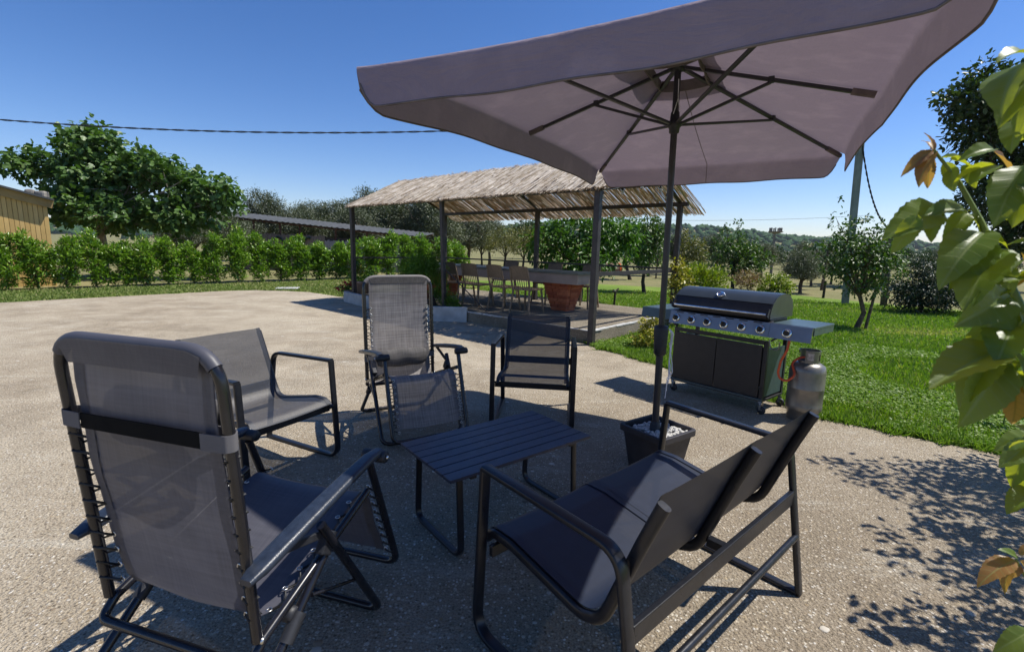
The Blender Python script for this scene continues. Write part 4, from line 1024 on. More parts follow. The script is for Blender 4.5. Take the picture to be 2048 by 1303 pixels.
# hose from the side burner to the cylinder valve
def gl2w(x, y, z):
    c, s = math.cos(GA), math.sin(GA); return Vector((1.593 + x * c - y * s, 4.613 + x * s + y * c, z))
h0 = gl2w(GL + .17, -.03, .68); h1 = Vector((gcx, gcy, .535))
hp = [h0, gl2w(GL + .165, -.04, .60), gl2w(GL + .12, -.02, .50), gl2w(GL + .10, .0, .40), gl2w(GL + .12, .0, .345), gl2w(GL + .17, .02, .335), gl2w(GL + .215, .05, .39), h1 + Vector((-.13, .02, -.06)), h1 + Vector((-.08, .0, -.01)), h1]
tag(MB().tube(fillet(hp, .05, 5), .0095, 8).build('gas_hose', M['hose']), 'orange rubber hose looping from grill to gas cylinder', 'hose')

# ------------------------------------------------------------------ yellow shed
ys = thing('yellow_shed', 'ochre boarded shed with a sloping roof behind the hedge', 'shed', (-13.05, 13.62, 0), 0)
c0 = Vector((0, 0, 0)); wdir = Vector((-.75, -.66, 0)).normalized(); bdir = Vector((-.72, .69, 0)).normalized()
ang = math.atan2(wdir.y, wdir.x)
bw_ = .098; nb = 40
for k in range(nb):
    x = (k + .5) * bw_; p = wdir * x; top = 2.36 + .28 * x
    m_ = MB().box((p.x, p.y, top / 2 - .05), (bw_ - .008, .03, top + .1), rot=ang, bev=.006).build('board', M['yellow'][k % 3], ys)
bk = MB()
e1 = wdir * (nb * bw_); bo = bdir * .03
bk.add([Vector((0, 0, 0)) + bo, e1 + bo, e1 + bo + Vector((0, 0, 2.40 + .28 * nb * bw_)), bo + Vector((0, 0, 2.40))], [(0, 1, 2, 3)]); bk.build('backing', M['fascia'], ys)
p = bdir * 1.64; MB().box((p.x - .06, p.y - .02, 1.15), (3.2, .05, 2.4), rot=math.atan2(bdir.y, bdir.x), bev=.004).build('side_wall', M['yellow'][0], ys)
q0 = -wdir * .12 + Vector((.06, -.05, 2.36)) ; q1 = wdir * (nb * bw_) + Vector((.06, -.05, 2.36 + .28 * nb * bw_))
fa = MB(); d = (q1 - q0).normalized()
fa.sweep([q0 + Vector((0, -.0, -.10)), q1 + Vector((0, 0, -.10))], [(-.13, -.02), (.13, -.02), (.13, .02), (-.13, .02)], ref=(0, 0, 1), smooth=False); fa.build('fascia', M['fascia'], ys)
r0_, r1_ = q0 + Vector((.14, -.11, .03)), q1 + Vector((.14, -.11, .06))
b2 = bdir * 3.6
MB().add([r0_, r1_, r1_ + b2, r0_ + b2] + [v - Vector((0, 0, .05)) for v in (r0_, r1_, r1_ + b2, r0_ + b2)], [(0, 1, 2, 3), (7, 6, 5, 4), (0, 4, 5, 1), (1, 5, 6, 2), (2, 6, 7, 3), (3, 7, 4, 0)]).build('roof_sheet', M['metalroof'], ys)
ch = MB(); ch.box((-.35, .25, 2.52), (.26, .22, .20), rot=.2, bev=.05); ch.box((-.62, .2, 2.58), (.2, .2, .16), rot=.5, bev=.05)
tag(ch.build('roof_stone', M['stone']), 'rough stones weighing down the yellow shed roof', 'stone').location = (-13.05, 13.62, 0)

# ------------------------------------------------------------------ lean-to with corrugated roof behind the hedge
ln = thing('lean_to', 'low lean-to with grey corrugated roof and cane screens behind the hedge', 'lean-to', (0, 0, 0), 0)
la, lb_ = Vector((-14.3, 23.6, 2.58)), Vector((-4.75, 24.4, 1.80)); up_ = Vector((.3, 2.6, .24))
nw = 110
def roof(u, v):
    p = la.lerp(lb_, u) + up_ * v; return (p.x, p.y, p.z + .014 * math.sin(u * nw * 2 * math.pi / 3))
MB().grid(roof, 440, 2).build('roof_sheet', M['metalroof'], ln)
for k in range(3):
    o = up_ * (.05 + .42 * k); MB().tube([la + o - Vector((0, 0, .09)), lb_ + o - Vector((0, 0, .08))], .045, 6).build('purlin', M['rust'], ln)
for k, u in enumerate((.07, .15, .28, .38, .56, .72, .97)):
    p = la.lerp(lb_, u) + up_ * .08; MB().tube([(p.x + (.1 if k == 2 else 0), p.y, -.02), (p.x, p.y, p.z - .06)], .055, 7).build('post', M['rust'], ln)
def screen(name, u0, u1, ztop0, ztop1, mat, dy, gapx=.045):
    mb = MB(); p0 = la.lerp(lb_, u0); p1 = la.lerp(lb_, u1); L = (p1 - p0).length; n = int(L / gapx)
    for k in range(n):
        f = (k + .5) / n; p = p0.lerp(p1, f); zt = ztop0 + (ztop1 - ztop0) * f + random.uniform(-.05, .04)
        mb.box((p.x, p.y + dy + random.uniform(-.01, .01), zt / 2), (gapx * .95, .02, zt))
    o = mb.build(name, mat, ln); return o
tag(screen('cane_screen', .07, .51, 1.78, 1.72, M['cane'], .12), kind='stuff')
tag(screen('cane_screen', .51, .97, 1.50, 1.38, M['canes2'], .10), kind='stuff')
MB().grid(lambda u, v: tuple(la.lerp(lb_, .50 + .48 * u) + Vector((0, .3, -la.lerp(lb_, .5 + .48 * u).z + .1 + (1.55) * v * (1 - .1 * u)))), 4, 2).build('dark_sheet', M['brownsheet'], ln)
wv = [la.lerp(lb_, .26 + .18 * k / 20) + Vector((0, .06, -la.lerp(lb_, .26 + .18 * k / 20).z + 1.45 + .16 * math.sin(k * .75))) for k in range(21)]
MB().tube(wv, .05, 6).build('garland', M['lf_dark'], ln)

# ------------------------------------------------------------------ foliage
def tree(name, label, lobes, base, top, n, clump, size, width, shape, mat, bark='bark', r0=.08, seed=0, cat='tree', group=None, extra=2, **kw):
    rs = np.random.RandomState(seed + 100)
    t = thing(name, label, cat, base, 0, group)
    bx = np.array(base); lob = [tuple([l[0] - bx[0], l[1] - bx[1], l[2] - bx[2]]) + tuple(l[3:]) for l in lobes]
    mb = MB(); limbs(mb, (0, 0, 0), lob, r0, rs, tuple(np.array(top) - bx), extra); mb.build('trunk', M[bark], t)
    crown('crown', lob, n, clump, size, width, shape, M[mat], t, rs, **kw)
    return t
FIG = [(-16.6, 17, 3.85, 1.07, .68), (-15.39, 17.2, 4.53, .71, .62), (-14.1, 16.8, 4.64, .86, .68), (-14.32, 17, 3.49, 1.69, 1.07), (-12.57, 17, 3.78, 1.34, .8), (-11.07, 17.2, 3.15, 1.16, .8), (-10.13, 17, 3.0, .75, .68), (-13.59, 16.6, 2.35, 1.78, .8), (-11.68, 17, 2.35, 1.43, .75), (-15.5, 17, 2.5, 1.07, .8)]
FIG = [(l[0], l[1], l[2] - .08, l[3] * .88, l[4] * .82) for l in FIG]
tree('fig_tree', 'large spreading fig tree behind the hedge, right of the yellow shed', FIG, (-15.0, 17.4, -.02), (-14.6, 17.1, 1.55), 10500, .30, .19, .95, 'fig', 'lf_fig', 'barkfig', .16, 1, per=9, droop=.45, extra=3, shell=.45, fill=.3)
tree('orchard_tree', 'broad leafy orchard tree behind the stone table', [(.85, 12.0, 1.55, .57, .57), (1.55, 12.2, 1.75, .75, .60), (2.35, 12.0, 1.70, .72, .52), (1.8, 11.8, 1.15, .95, .38), (.92, 12.0, .85, .38, .25), (2.8, 12.3, 1.68, .5, .45)], (1.62, 11.75, -.02), (1.6, 12.0, .72), 5200, .20, .135, .45, 'oval', 'lf_peach', 'bark', .09, 2, per=10, droop=.6)
tree('orchard_tree', 'slim orchard tree standing alone on the lawn beyond the pergola', [(4.25, 15.76, 1.71, .70, .70), (4.3, 15.76, 1.16, .62, .45), (4.55, 15.76, 2.11, .33, .41)], (4.34, 15.76, -.02), (4.3, 15.76, .75), 3200, .18, .11, .5, 'oval', 'lf_apple', 'barkdark', .065, 3, droop=.3)
tree('orchard_tree', 'slender orchard tree leaning at the far edge of the lawn', [(5.2, 23, 2.3, .9, .8), (5.4, 23, 1.5, .8, .5)], (5.64, 23.1, -.02), (5.3, 23, 1.0), 1800, .22, .14, .5, 'oval', 'lf_peach', 'barkdark', .08, 4)
tree('pear_tree', 'young pear tree with upright shoots behind the grill lid', [(8.55, 18.6, 1.09, 1.0, .72), (8.1, 18.5, 1.66, .62, .55), (8.9, 18.6, 1.49, .72, .6), (8.1, 18.6, 2.33, .14, .55), (8.6, 18.6, 2.25, .16, .46), (9.3, 18.6, 1.11, .7, .5)], (8.4, 18.26, -.02), (8.4, 18.4, .6), 4200, .17, .11, .55, 'oval', 'lf_apple', 'barkdark', .07, 5)
tree('apple_tree', 'small apple tree with twiggy shoots on the right lawn', [(6.54, 9.1, 1.2, .68, .42), (6.22, 9.1, 1.47, .43, .36), (6.74, 9.1, 1.48, .46, .36), (5.96, 9.1, 2.0, .07, .45), (6.52, 9.1, 1.98, .09, .36), (7.0, 9.1, 1.3, .36, .34), (5.74, 9.1, 1.55, .20, .07), (6.66, 9.1, .82, .42, .2), (6.27, 9.1, 1.84, .16, .29), (6.85, 9.1, 1.85, .08, .28)], (6.64, 9.1, -.02), (6.62, 9.1, .62), 5200, .10, .062, .62, 'oval', 'lf_apple', 'bark', .045, 6, per=8, droop=.25)
st = tag(MB().taper([(6.74, 9.0, -.03), (6.80, 9.0, .45), (6.86, 9.02, .85)], [.028, .026, .022], 7).build('tree_stake', M['bark']), 'slanting wooden stake beside the small apple tree', 'stake')
tree('dark_shrub', 'dense dark evergreen shrub right of the small apple tree', [(10.24, 11.9, .69, .87, .56), (9.91, 11.9, .43, .62, .44), (10.65, 11.9, .45, .69, .5), (10.24, 11.9, 1.06, .5, .27), (11.3, 12.0, .6, .7, .5)], (10.2, 11.9, -.02), (10.2, 11.9, .3), 9000, .16, .085, .4, 'lance', 'lf_dark', 'barkdark', .05, 7, cat='shrub', per=12, fill=.4)
tree('oak_tree', 'tall oak rising behind the rose leaves at the right edge', [(19.34, 22, 8.12, 1.15, .69), (20.52, 22, 8.76, 1.38, 1.04), (21.61, 22, 7.56, 1.61, 1.38), (20.25, 22, 6.7, 1.15, .92), (21.8, 22, 5.48, 1.38, 1.38), (21.2, 22, 3.97, 1.15, .92), (22.39, 22, 3.56, 1.38, 1.04), (23.42, 22, 6.15, 2.08, 3.0), (20.9, 22, 7.6, 1.2, 1.0), (22.6, 21.8, 2.4, 1.3, .8)], (22.9, 22.5, -.02), (22.6, 22.4, 3.2), 15000, .42, .24, .6, 'oval', 'lf_oak', 'barkdark', .22, 8, per=12)
tree('gold_shrub', 'bright yellow-green shrub behind the left end of the grill', [(4.09, 10.5, .80, .52, .33), (3.77, 10.5, .60, .30, .38), (4.45, 10.5, .72, .32, .30), (4.1, 10.4, .45, .6, .35)], (4.1, 10.5, -.02), (4.1, 10.5, .2), 5200, .12, .075, .5, 'oval', 'lf_yellow', 'barkdark', .03, 9, cat='shrub', droop=-.6)
tree('variegated_shrub', 'pale variegated climber on the back post of the pergola', [(3.05, 8.72, .75, .22, .32), (3.1, 8.7, .42, .20, .28), (3.0, 8.75, 1.05, .16, .2)], (3.05, 8.72, -.02), (3.05, 8.72, .3), 900, .10, .07, .55, 'oval', 'lf_varieg', 'barkdark', .02, 10, cat='shrub', per=8)
tree('golden_bush', 'small golden bush in the grass by the pergola corner', [(1.98, 6.72, .24, .17, .20), (1.90, 6.70, .12, .20, .12), (2.05, 6.75, .36, .10, .12)], (1.96, 6.72, -.02), (1.96, 6.72, .08), 1100, .06, .048, .5, 'oval', 'lf_varieg', 'barkdark', .012, 11, cat='bush', per=8, droop=-.3)
tree('pink_bush', 'dry pinkish-brown bush beyond the grill', [(8.32, 17, .40, .50, .32)], (8.32, 17, -.02), (8.32, 17, .15), 1500, .12, .09, .35, 'lance', 'lf_pink', 'barkdark', .02, 12, cat='bush', droop=-.5)
tree('green_bush', 'low green bush right of the dry pinkish bush', [(8.95, 16.5, .32, .58, .36), (9.3, 16.5, .25, .4, .25)], (8.95, 16.5, -.02), (8.95, 16.5, .12), 1900, .12, .10, .5, 'oval', 'lf_yellow', 'barkdark', .02, 13, cat='bush')
tree('yellow_tree', 'tall yellowing shrub behind the right pergola posts', [(8.96, 25, 1.71, .55, .78), (9.6, 25, 1.37, .5, .6), (9.2, 25, .8, .8, .6)], (9.1, 25, -.02), (9.1, 25, .6), 1800, .2, .13, .5, 'oval', 'lf_almond', 'barkdark', .05, 14)
OL = [(0, 0, 2.35, 1.25, .85), (.8, .2, 2.0, .95, .8), (-.85, -.1, 2.05, .95, .8), (.2, .5, 2.95, .8, .6), (-.4, .2, 2.8, .7, .6), (.1, -.5, 1.6, 1.1, .5)]
def olive(seed, label, loc, s, first):
    t = tree('olive_tree', label, OL, (0, 0, 0), (.05, 0, 1.0), 17000, .24, .125, .30, 'lance', 'lf_olive', 'bark', .13, seed, per=16, group='olive trees of the grove', droop=0.)
    t.location = loc; t.scale = (s, s, s); return t
ov = [olive(20, 'round grey-green olive tree on the dry field right of the grill', (10.44, 17.35, -.02), .44, 1), None]
ov[1] = olive(33, 'grey-green olive rising behind the middle of the pergola roof', (-7.2, 31, -.03), 1.30, 1)
spec = [(-13.2, 22.6, .72, 0, 'olive seen through the hedge under the fig tree'), (-17.5, 34.5, 1.25, 1, 'olive standing clear above the left end of the lean-to roof'), (-15.6, 36, 1.20, 0, 'second olive above the lean-to roof from the left'),
        (-13.6, 35, 1.22, 1, 'third olive above the lean-to roof from the left'), (-11.6, 36, 1.28, 0, 'fourth olive above the lean-to roof, left of the pergola'), (-9.4, 33, 1.34, 1, 'olive crown right above the pergola left post'),
        (-4.9, 29.5, 1.28, 0, 'olive crown seen between the middle pergola posts'), (-3.1, 33, 1.15, 1, 'olive at the left side of the gap below the reed roof'), (-1.9, 38, .95, 0, 'small olive far off below the reed roof'),
        (-17.2, 25, .80, 1, 'olive behind the yellow shed corner'), (-15.4, 27, .85, 0, 'olive glimpsed left of the fig trunk'), (-11.6, 27.5, .85, 1, 'olive glimpsed right of the fig trunk'), (-18.6, 28, .9, 0, 'olive farthest left beyond the hedge'), (-9.2, 28, .9, 0, 'olive standing just behind the lean-to'),
        (6.2, 31, .75, 0, 'olive behind the slim orchard tree'), (9.9, 29, .66, 0, 'olive left of the pear tree crown'), (12.6, 30, .66, 1, 'olive behind the pear tree crown'), (14.2, 27.5, .55, 0, 'olive right of the floodlight pole'), (17.5, 29, .60, 1, 'olive between floodlight pole and utility pole'), (19.5, 26, .50, 0, 'olive left of the utility pole shaft'), (21.5, 28, .55, 1, 'olive behind the small apple tree'), (24.5, 27, .55, 0, 'olive behind the rose cane'), (27, 30, .6, 1, 'olive left of the tall oak'),
        (11.7, 19.5, .40, 1, 'pale olive behind the utility pole foot'), (13.4, 21.5, .42, 0, 'pale olive right of the utility pole'), (7.6, 27, .62, 1, 'hazy olive left of the tall floodlight pole'), (15.6, 23.5, .42, 1, 'pale olive behind the dark evergreen shrub'), (-19.8, 31, 1.1, 0, 'olive behind the fig tree crown')]
for x, y, s, k, lab in spec:
    c = copy_tree(ov[k]); c.location = (x, y, -.03); c.scale = (s, s, s * (1 + .1 * rng.rand())); c.rotation_euler = (0, 0, rng.rand() * 6.28); c['label'] = lab
# almond-like trees behind the table
AL = [(0, 0, 1.9, .95, .75), (.6, .1, 1.6, .7, .6), (-.6, 0, 1.65, .7, .6), (.1, .2, 2.4, .5, .5)]
a0 = tree('almond_tree', 'yellowing almond tree in the dry field, left of the thick pergola post', AL, (0, 0, 0), (.05, 0, .8), 2200, .3, .12, .4, 'lance', 'lf_almond', 'barkdark', .08, 40, group='yellowing almond trees')
a0.location = (-.56, 30, -.03)
for x, y, s, lab in [(.55, 28, .95, 'yellowing almond tree beside the thick back post of the pergola'), (-2.3, 35, 1.0, 'yellowing almond tree farthest left behind the stone table'), (2.2, 33, 1.05, 'yellowing almond tree half hidden by the broad orchard tree')]:
    c = copy_tree(a0); c.location = (x, y, -.03); c.scale = (s, s, s); c.rotation_euler = (0, 0, rng.rand() * 6.28); c['label'] = lab
# mid-distance dark trees
DK = [(0, 0, 3.2, 2.4, 1.6), (1.8, .3, 2.5, 1.7, 1.2), (-1.9, .2, 2.5, 1.7, 1.2), (.3, .5, 4.2, 1.3, 1.0), (-1, 0, 3.7, 1.2, 1.0)]
d0 = tree('field_oak', 'dark tree top showing over the left part of the reed roof', DK, (0, 0, 0), (.1, 0, 1.4), 5000, .5, .26, .6, 'oval', 'lf_oak', 'barkdark', .2, 50, group='dark trees across the field', per=16)
d0.location = (-11.2, 43, -.03); d0.scale = (1.02, 1.02, 1.12)
for x, y, s, lab in [(33, 85, 1.0, 'dark field tree farthest left beside the pergola back post'), (39, 82, .85, 'dark field tree second from the pergola back post'), (45, 88, .95, 'dark field tree behind the pear tree'), (50, 80, .72, 'dark field tree left of the floodlight pole'),
                     (57, 86, .9, 'dark field tree right of the floodlight pole'), (63, 80, .8, 'dark field tree above the round olive'), (70, 88, .95, 'dark field tree left of the utility pole'), (79, 92, .9, 'dark field tree right of the utility pole'), (88, 96, .8, 'dark field tree behind the small apple tree'), (2, 62, 1.0, 'dark tree in the gap below the reed roof')]:
    c = copy_tree(d0); c.location = (x, y, -.5 - .012 * y if x > 20 else -.03); c.scale = (s, s, s); c.rotation_euler = (0, 0, rng.rand() * 6.28); c['label'] = lab
WHERE = ['behind the right pergola post', 'behind the gold shrub', 'left of the pear tree', 'right of the pear tree', 'behind the dry pinkish bush', 'behind the round olive', 'just right of the round olive', 'left of the utility pole foot', 'behind the utility pole', 'behind the apple tree crown', 'right of the apple tree crown', 'above the dark evergreen shrub', 'left of the oak trunk', 'beside the oak trunk']
for i, wl in enumerate(WHERE):
    f = (i + .5) / 14; yy = 46 + 16 * rng.rand(); xx = yy * (.36 + .66 * f); sc_ = .42 + .18 * rng.rand()
    c = copy_tree(d0); c.location = (xx, yy, -.25); c.scale = (sc_ * 1.25, sc_ * 1.25, sc_ * .92); c.rotation_euler = (0, 0, rng.rand() * 6.28); c['label'] = 'bushy dark tree at the field edge ' + wl

# laurel hedge, one shrub at a time
HP = [(-12.78, 12.04), (-12.44, 12.43), (-12.07, 12.87), (-11.67, 13.33), (-11.22, 13.85), (-10.94, 14.17), (-10.48, 14.71), (-10.11, 15.14), (-9.7, 15.61), (-9.28, 16.1), (-8.79, 16.67), (-8.34, 17.19), (-7.89, 17.72), (-7.39, 18.3), (-6.96, 18.8), (-6.57, 19.26), (-5.97, 19.95), (-5.41, 20.6), (-4.72, 21.39), (-4.08, 22.14), (-3.39, 22.94), (-2.82, 23.6)]
HH = [1.38, 1.36, 1.32, 1.60, 1.38, 1.35, 1.42, 1.32, 1.50, 1.72, 1.55, 1.45, 1.62, 1.42, 1.45, 1.55, 1.68, 1.9, 1.8, 1.85, 1.75, 1.5]
protos = []
ORD = ['first', 'second', 'third', 'fourth', 'fifth', 'sixth', 'seventh', 'eighth', 'ninth', 'tenth', 'eleventh', 'twelfth', 'thirteenth', 'fourteenth', 'fifteenth', 'sixteenth']
for i, ((x, y), h) in enumerate(zip(HP, HH)):
    lab = ('%s laurel hedge shrub counting from the left, before the lawn verge' % ORD[i]) if i < 16 else ('laurel hedge shrub seen through the pergola, %s from its left post' % ORD[i - 16])
    if i < 4:
        rs = np.random.RandomState(60 + i)
        lob = [(rs.normal(0, .05), rs.normal(0, .05), .28, .22, .24), (rs.normal(0, .07), rs.normal(0, .07), .62, .30, .25), (rs.normal(0, .06), rs.normal(0, .06), .98, .27, .25), (rs.normal(0, .08), rs.normal(0, .08), 1.22, .16, .20), (rs.normal(0, .22), rs.normal(0, .1), .85, .20, .2)]
        t = thing('hedge_shrub', lab, 'shrub', (x, y, -.02), 0, 'laurel hedge shrubs')
        mb = MB(); limbs(mb, (0, 0, 0), lob, .022, rs, (0, 0, .22), 3, 4); mb.build('stem', M['bark'], t)
        crown('foliage', lob, 3000, .10, .088, .42, 'oval', M['lf_laurel'], t, rs, droop=-.55, per=9, fill=.2)
        protos.append(t)
    else:
        t = copy_tree(protos[i % 4]); t['label'] = lab; t.location = (x, y, -.02)
    s = h / 1.4; t.scale = (.94 + .26 * rng.rand() + .024 * i, .94 + .26 * rng.rand() + .024 * i, s * (.94 + .14 * rng.rand())); t.rotation_euler = (0, 0, rng.rand() * 6.28)

# pots and plants in the bed
def pot(name, label, loc, prof, mat, rz=0): 
    t = thing(name, label, 'plant pot', loc, rz); MB().lathe(prof, seg=24).build('pot', M[mat], t); return t
p1 = pot('flower_pot', 'beige pot of red flowers by the left pergola post', (-4.02, 11.75, .0), [(.001, 0), (.09, 0), (.14, .20), (.155, .205), (.155, .24), (.135, .24), (.125, .19), (.001, .19)], 'potbeige')
rs = np.random.RandomState(70)
crown('leaves', [(0, 0, .32, .17, .10), (-.2, 0, .25, .12, .06)], 260, .08, .06, .6, 'oval', M['lf_peach'], p1, rs)
crown('flowers', [(0, 0, .40, .17, .07), (-.22, 0, .30, .13, .07), (.1, 0, .38, .12, .06)], 240, .05, .05, .8, 'oval', M['red'], p1, rs, per=6)
p2 = pot('plant_pot', 'large beige pot of leafy plants beside the red flowers', (-3.70, 11.72, .12), [(.001, 0), (.14, 0), (.20, .30), (.215, .305), (.215, .35), (.19, .35), (.18, .28), (.001, .28)], 'potbeige')
crown('leaves', [(0, 0, .48, .24, .16), (-.15, 0, .75, .14, .2)], 700, .10, .08, .5, 'oval', M['lf_laurel'], p2, rs); crown('yellow_leaves', [(-.12, 0, .7, .2, .22)], 260, .1, .07, .5, 'oval', M['lf_almond'], p2, rs)
p3 = pot('plant_pot', 'terracotta pot of feathery fern in the pergola bed', (-1.78, 9.45, .13), [(.001, 0), (.16, 0), (.23, .42), (.25, .43), (.25, .49), (.22, .49), (.21, .40), (.001, .40)], 'terracotta')
crown('fronds', [(0, 0, .74, .42, .26), (-.3, .0, .60, .25, .2), (.25, 0, .45, .22, .30), (0, 0, .9, .3, .15)], 6500, .13, .075, .16, 'lance', M['lf_fern'], p3, rs, droop=.3, per=18)
f4 = thing('fern', 'small feathery fern at the foot of the thin pergola post', 'plant', (-1.18, 9.02, .14), 0)
crown('fronds', [(0, 0, .12, .16, .14), (.02, 0, .24, .09, .09)], 1500, .07, .06, .14, 'lance', M['lf_fern'], f4, rs, droop=.1); MB().taper([(0, 0, -.02), (0, 0, .15)], [.015, .008], 6).build('stem', M['bark'], f4)
st = thing('tree_stump', 'dark weathered stump under the feathery fern', 'stump', (-1.62, 9.12, .12), .3)
sm = MB()
for k in range(7): a = k * .9; sm.taper([(.10 * math.cos(a), .07 * math.sin(a), -.02), (.11 * math.cos(a), .08 * math.sin(a), .16), (.08 * math.cos(a + .3), .06 * math.sin(a + .3), .30 + .06 * math.sin(k * 2.1))], [.055, .045, .02], 7)
sm.build('wood', M['barkdark'], st)

# ------------------------------------------------------------------ utility pole, cables, far poles
up = thing('utility_pole', 'grey-green concrete utility pole on the right lawn', 'utility pole', (9.59, 13.72, -.02), 0)
MB().sweep([(0, 0, 0), (-.24, 0, 5.9)], rrect(.155, .13, .12, 2), ref=(1, 0, 0), smooth=False).build('shaft', M['concpole'], up)
MB().box((-.24, 0, 5.6), (.9, .08, .08)).build('cross_arm', M['concpole'], up)
for k in (-1, 1): MB().lathe([(.02, 0), (.05, .02), (.03, .06), (.05, .08), (.02, .12)], (-.24 + k * .35, 0, 5.64), 10).build('insulator', M['potbeige'], up)
bx_ = [(9.33, 13.72, 5.6)]
def sagline(a, b, sag, n=40): return [Vector(a).lerp(Vector(b), k / n) - Vector((0, 0, sag * 4 * (k / n) * (1 - k / n))) for k in range(n + 1)]
def twist(name, path, r, turns, label, cat):
    # two strands twisted round each other
    mb = MB(); n = len(path)
    for ph in (0, math.pi):
        pts = []
        for i, p in enumerate(path):
            a = ph + 2 * math.pi * turns * i / (n - 1); pts.append(p + Vector((0, math.cos(a) * r, math.sin(a) * r)))
        mb.tube(pts, r * .9, 5)
    return tag(mb.build(name, M['wire']), label, cat)
twist('twisted_cable', sagline((9.33, 13.70, 5.55), (-26.0, 14.3, 5.75), 1.28, 420), .014, 40, 'long twisted cable spanning the sky on the left', 'cable')
twist('twisted_cable', sagline((9.42, 13.65, 4.35), (10.3, 13.4, 2.12), .42, 60), .016, 9, 'twisted cable hanging from the utility pole on the right', 'cable')
wp = thing('wooden_post', 'short wooden post catching the hanging cable', 'post', (10.4, 13.4, -.03), 0)
MB().box((0, 0, 1.05), (.12, .12, 2.15), rot=Matrix.Rotation(R(-3), 3, 'Y'), bev=.01).build('shaft', M['bark'], wp); MB().box((0, 0, 2.0), (.16, .05, .22), bev=.01).build('cable_box', M['bark'], wp)
fp = thing('floodlight_pole', 'tall thin pole with a ring of lamps beyond the olives', 'lamp post', (16.1, 30, -.03), 0)
MB().taper([(0, 0, 0), (-.05, 0, 2.75)], [.09, .07], 10).build('shaft', M['stone'], fp)
MB().lathe([(.08, 2.62), (.42, 2.72), (.44, 2.76), (.05, 2.78)], seg=16).build('platform', M['stone'], fp)
for k in range(9):
    a = 2 * math.pi * k / 9; MB().box((.33 * math.cos(a), .33 * math.sin(a), 2.87), (.07, .07, .22), rot=a, bev=.01).build('lamp', M['stone'], fp)
pw = thing('wooden_pole', 'slender weathered pole right of the round olive', 'pole', (12.4, 19.2, -.03), 0)
MB().taper([(0, 0, 0), (.05, 0, .9), (.09, 0, 1.9)], [.06, .055, .05], 8).build('shaft', M['bark'], pw)
tag(MB().tube(sagline((45, 62, 6.5), (8, 60, 5.2), .5, 24), .016, 4).build('power_line', M['wire']), 'faint far power line above the hills', 'cable')
fpst = [(1.9, 22.5, .9, 'thin fence post at the left end of the far lawn'), (10.1, 15.5, .55, 'short dark post in the dry strip right of the round olive'), (7.3, 24.5, 1.0, 'dark post right of the slim orchard tree'), (12.8, 15.6, .6, 'short post left of the dark evergreen shrub')]
for x, y, h, lab in fpst:
    t = thing('fence_post', lab, 'post', (x, y, -.03), 0, 'short posts at the lawn edge'); MB().taper([(0, 0, 0), (.01, 0, h)], [.04, .036], 7).build('shaft', M['barkdark'], t)
    MB().lathe([(.036, h), (.044, h + .01), (.02, h + .03), (.001, h + .035)], seg=8).build('cap', M['barkdark'], t)
fn_ = MB().tube([(1.9, 22.5, .7), (7.3, 24.5, .75), (14, 22, .6)], .008, 4); tag(fn_.build('fence_wire', M['wire']), 'thin wire fence along the far lawn', 'fence')
sp = thing('garden_tap', 'dark standpipe tap on the lawn right of the stone table', 'tap', (2.45, 11.45, -.02), .6)
MB().tube([(0, 0, 0), (.015, 0, .40)], .026, 8).build('riser', M['barkdark'], sp); MB().tube([(-.06, 0, .40), (.05, 0, .42), (.12, 0, .47)], .022, 8).build('spout', M['barkdark'], sp); MB().lathe([(.03, .40), (.045, .41), (.03, .45)], (-.03, 0, .0), 10).build('tap_head', M['stone'], sp)
ro = thing('garden_roller', 'rusty drum with an orange end lying at the far lawn edge', 'roller', (5.6, 28.0, .0), .25)
MB().lathe([(.001, -.75), (.30, -.75), (.32, -.7), (.32, .5), (.30, .52)], (0, 0, .30), 20, 'X').build('drum', M['roller'], ro); MB().lathe([(.33, .5), (.33, .62), (.30, .64), (.001, .64)], (0, 0, .30), 20, 'X').build('end_cap', M['orange'], ro)
yh = [Vector((-1.55 + .45 * math.cos(a) - .1 * a, 15.4 + .55 * math.sin(a), .03)) for a in np.linspace(-1.2, 2.6, 22)]
tag(MB().tube(yh, .022, 6).build('garden_hose', M['ropeyellow']), 'pale yellow hose looped on the lawn beyond the stone table', 'hose')
dc = thing('drain_cover', 'pale concrete cover set in the lawn verge', 'cover', (-6.78, 14.32, 0), .3)
MB().box((0, 0, .0), (.62, .55, .03), bev=.008).build('slab', M['kerb'], dc); MB().box((0, 0, .018), (.16, .03, .012), bev=.003).build('grip', M['stone'], dc)

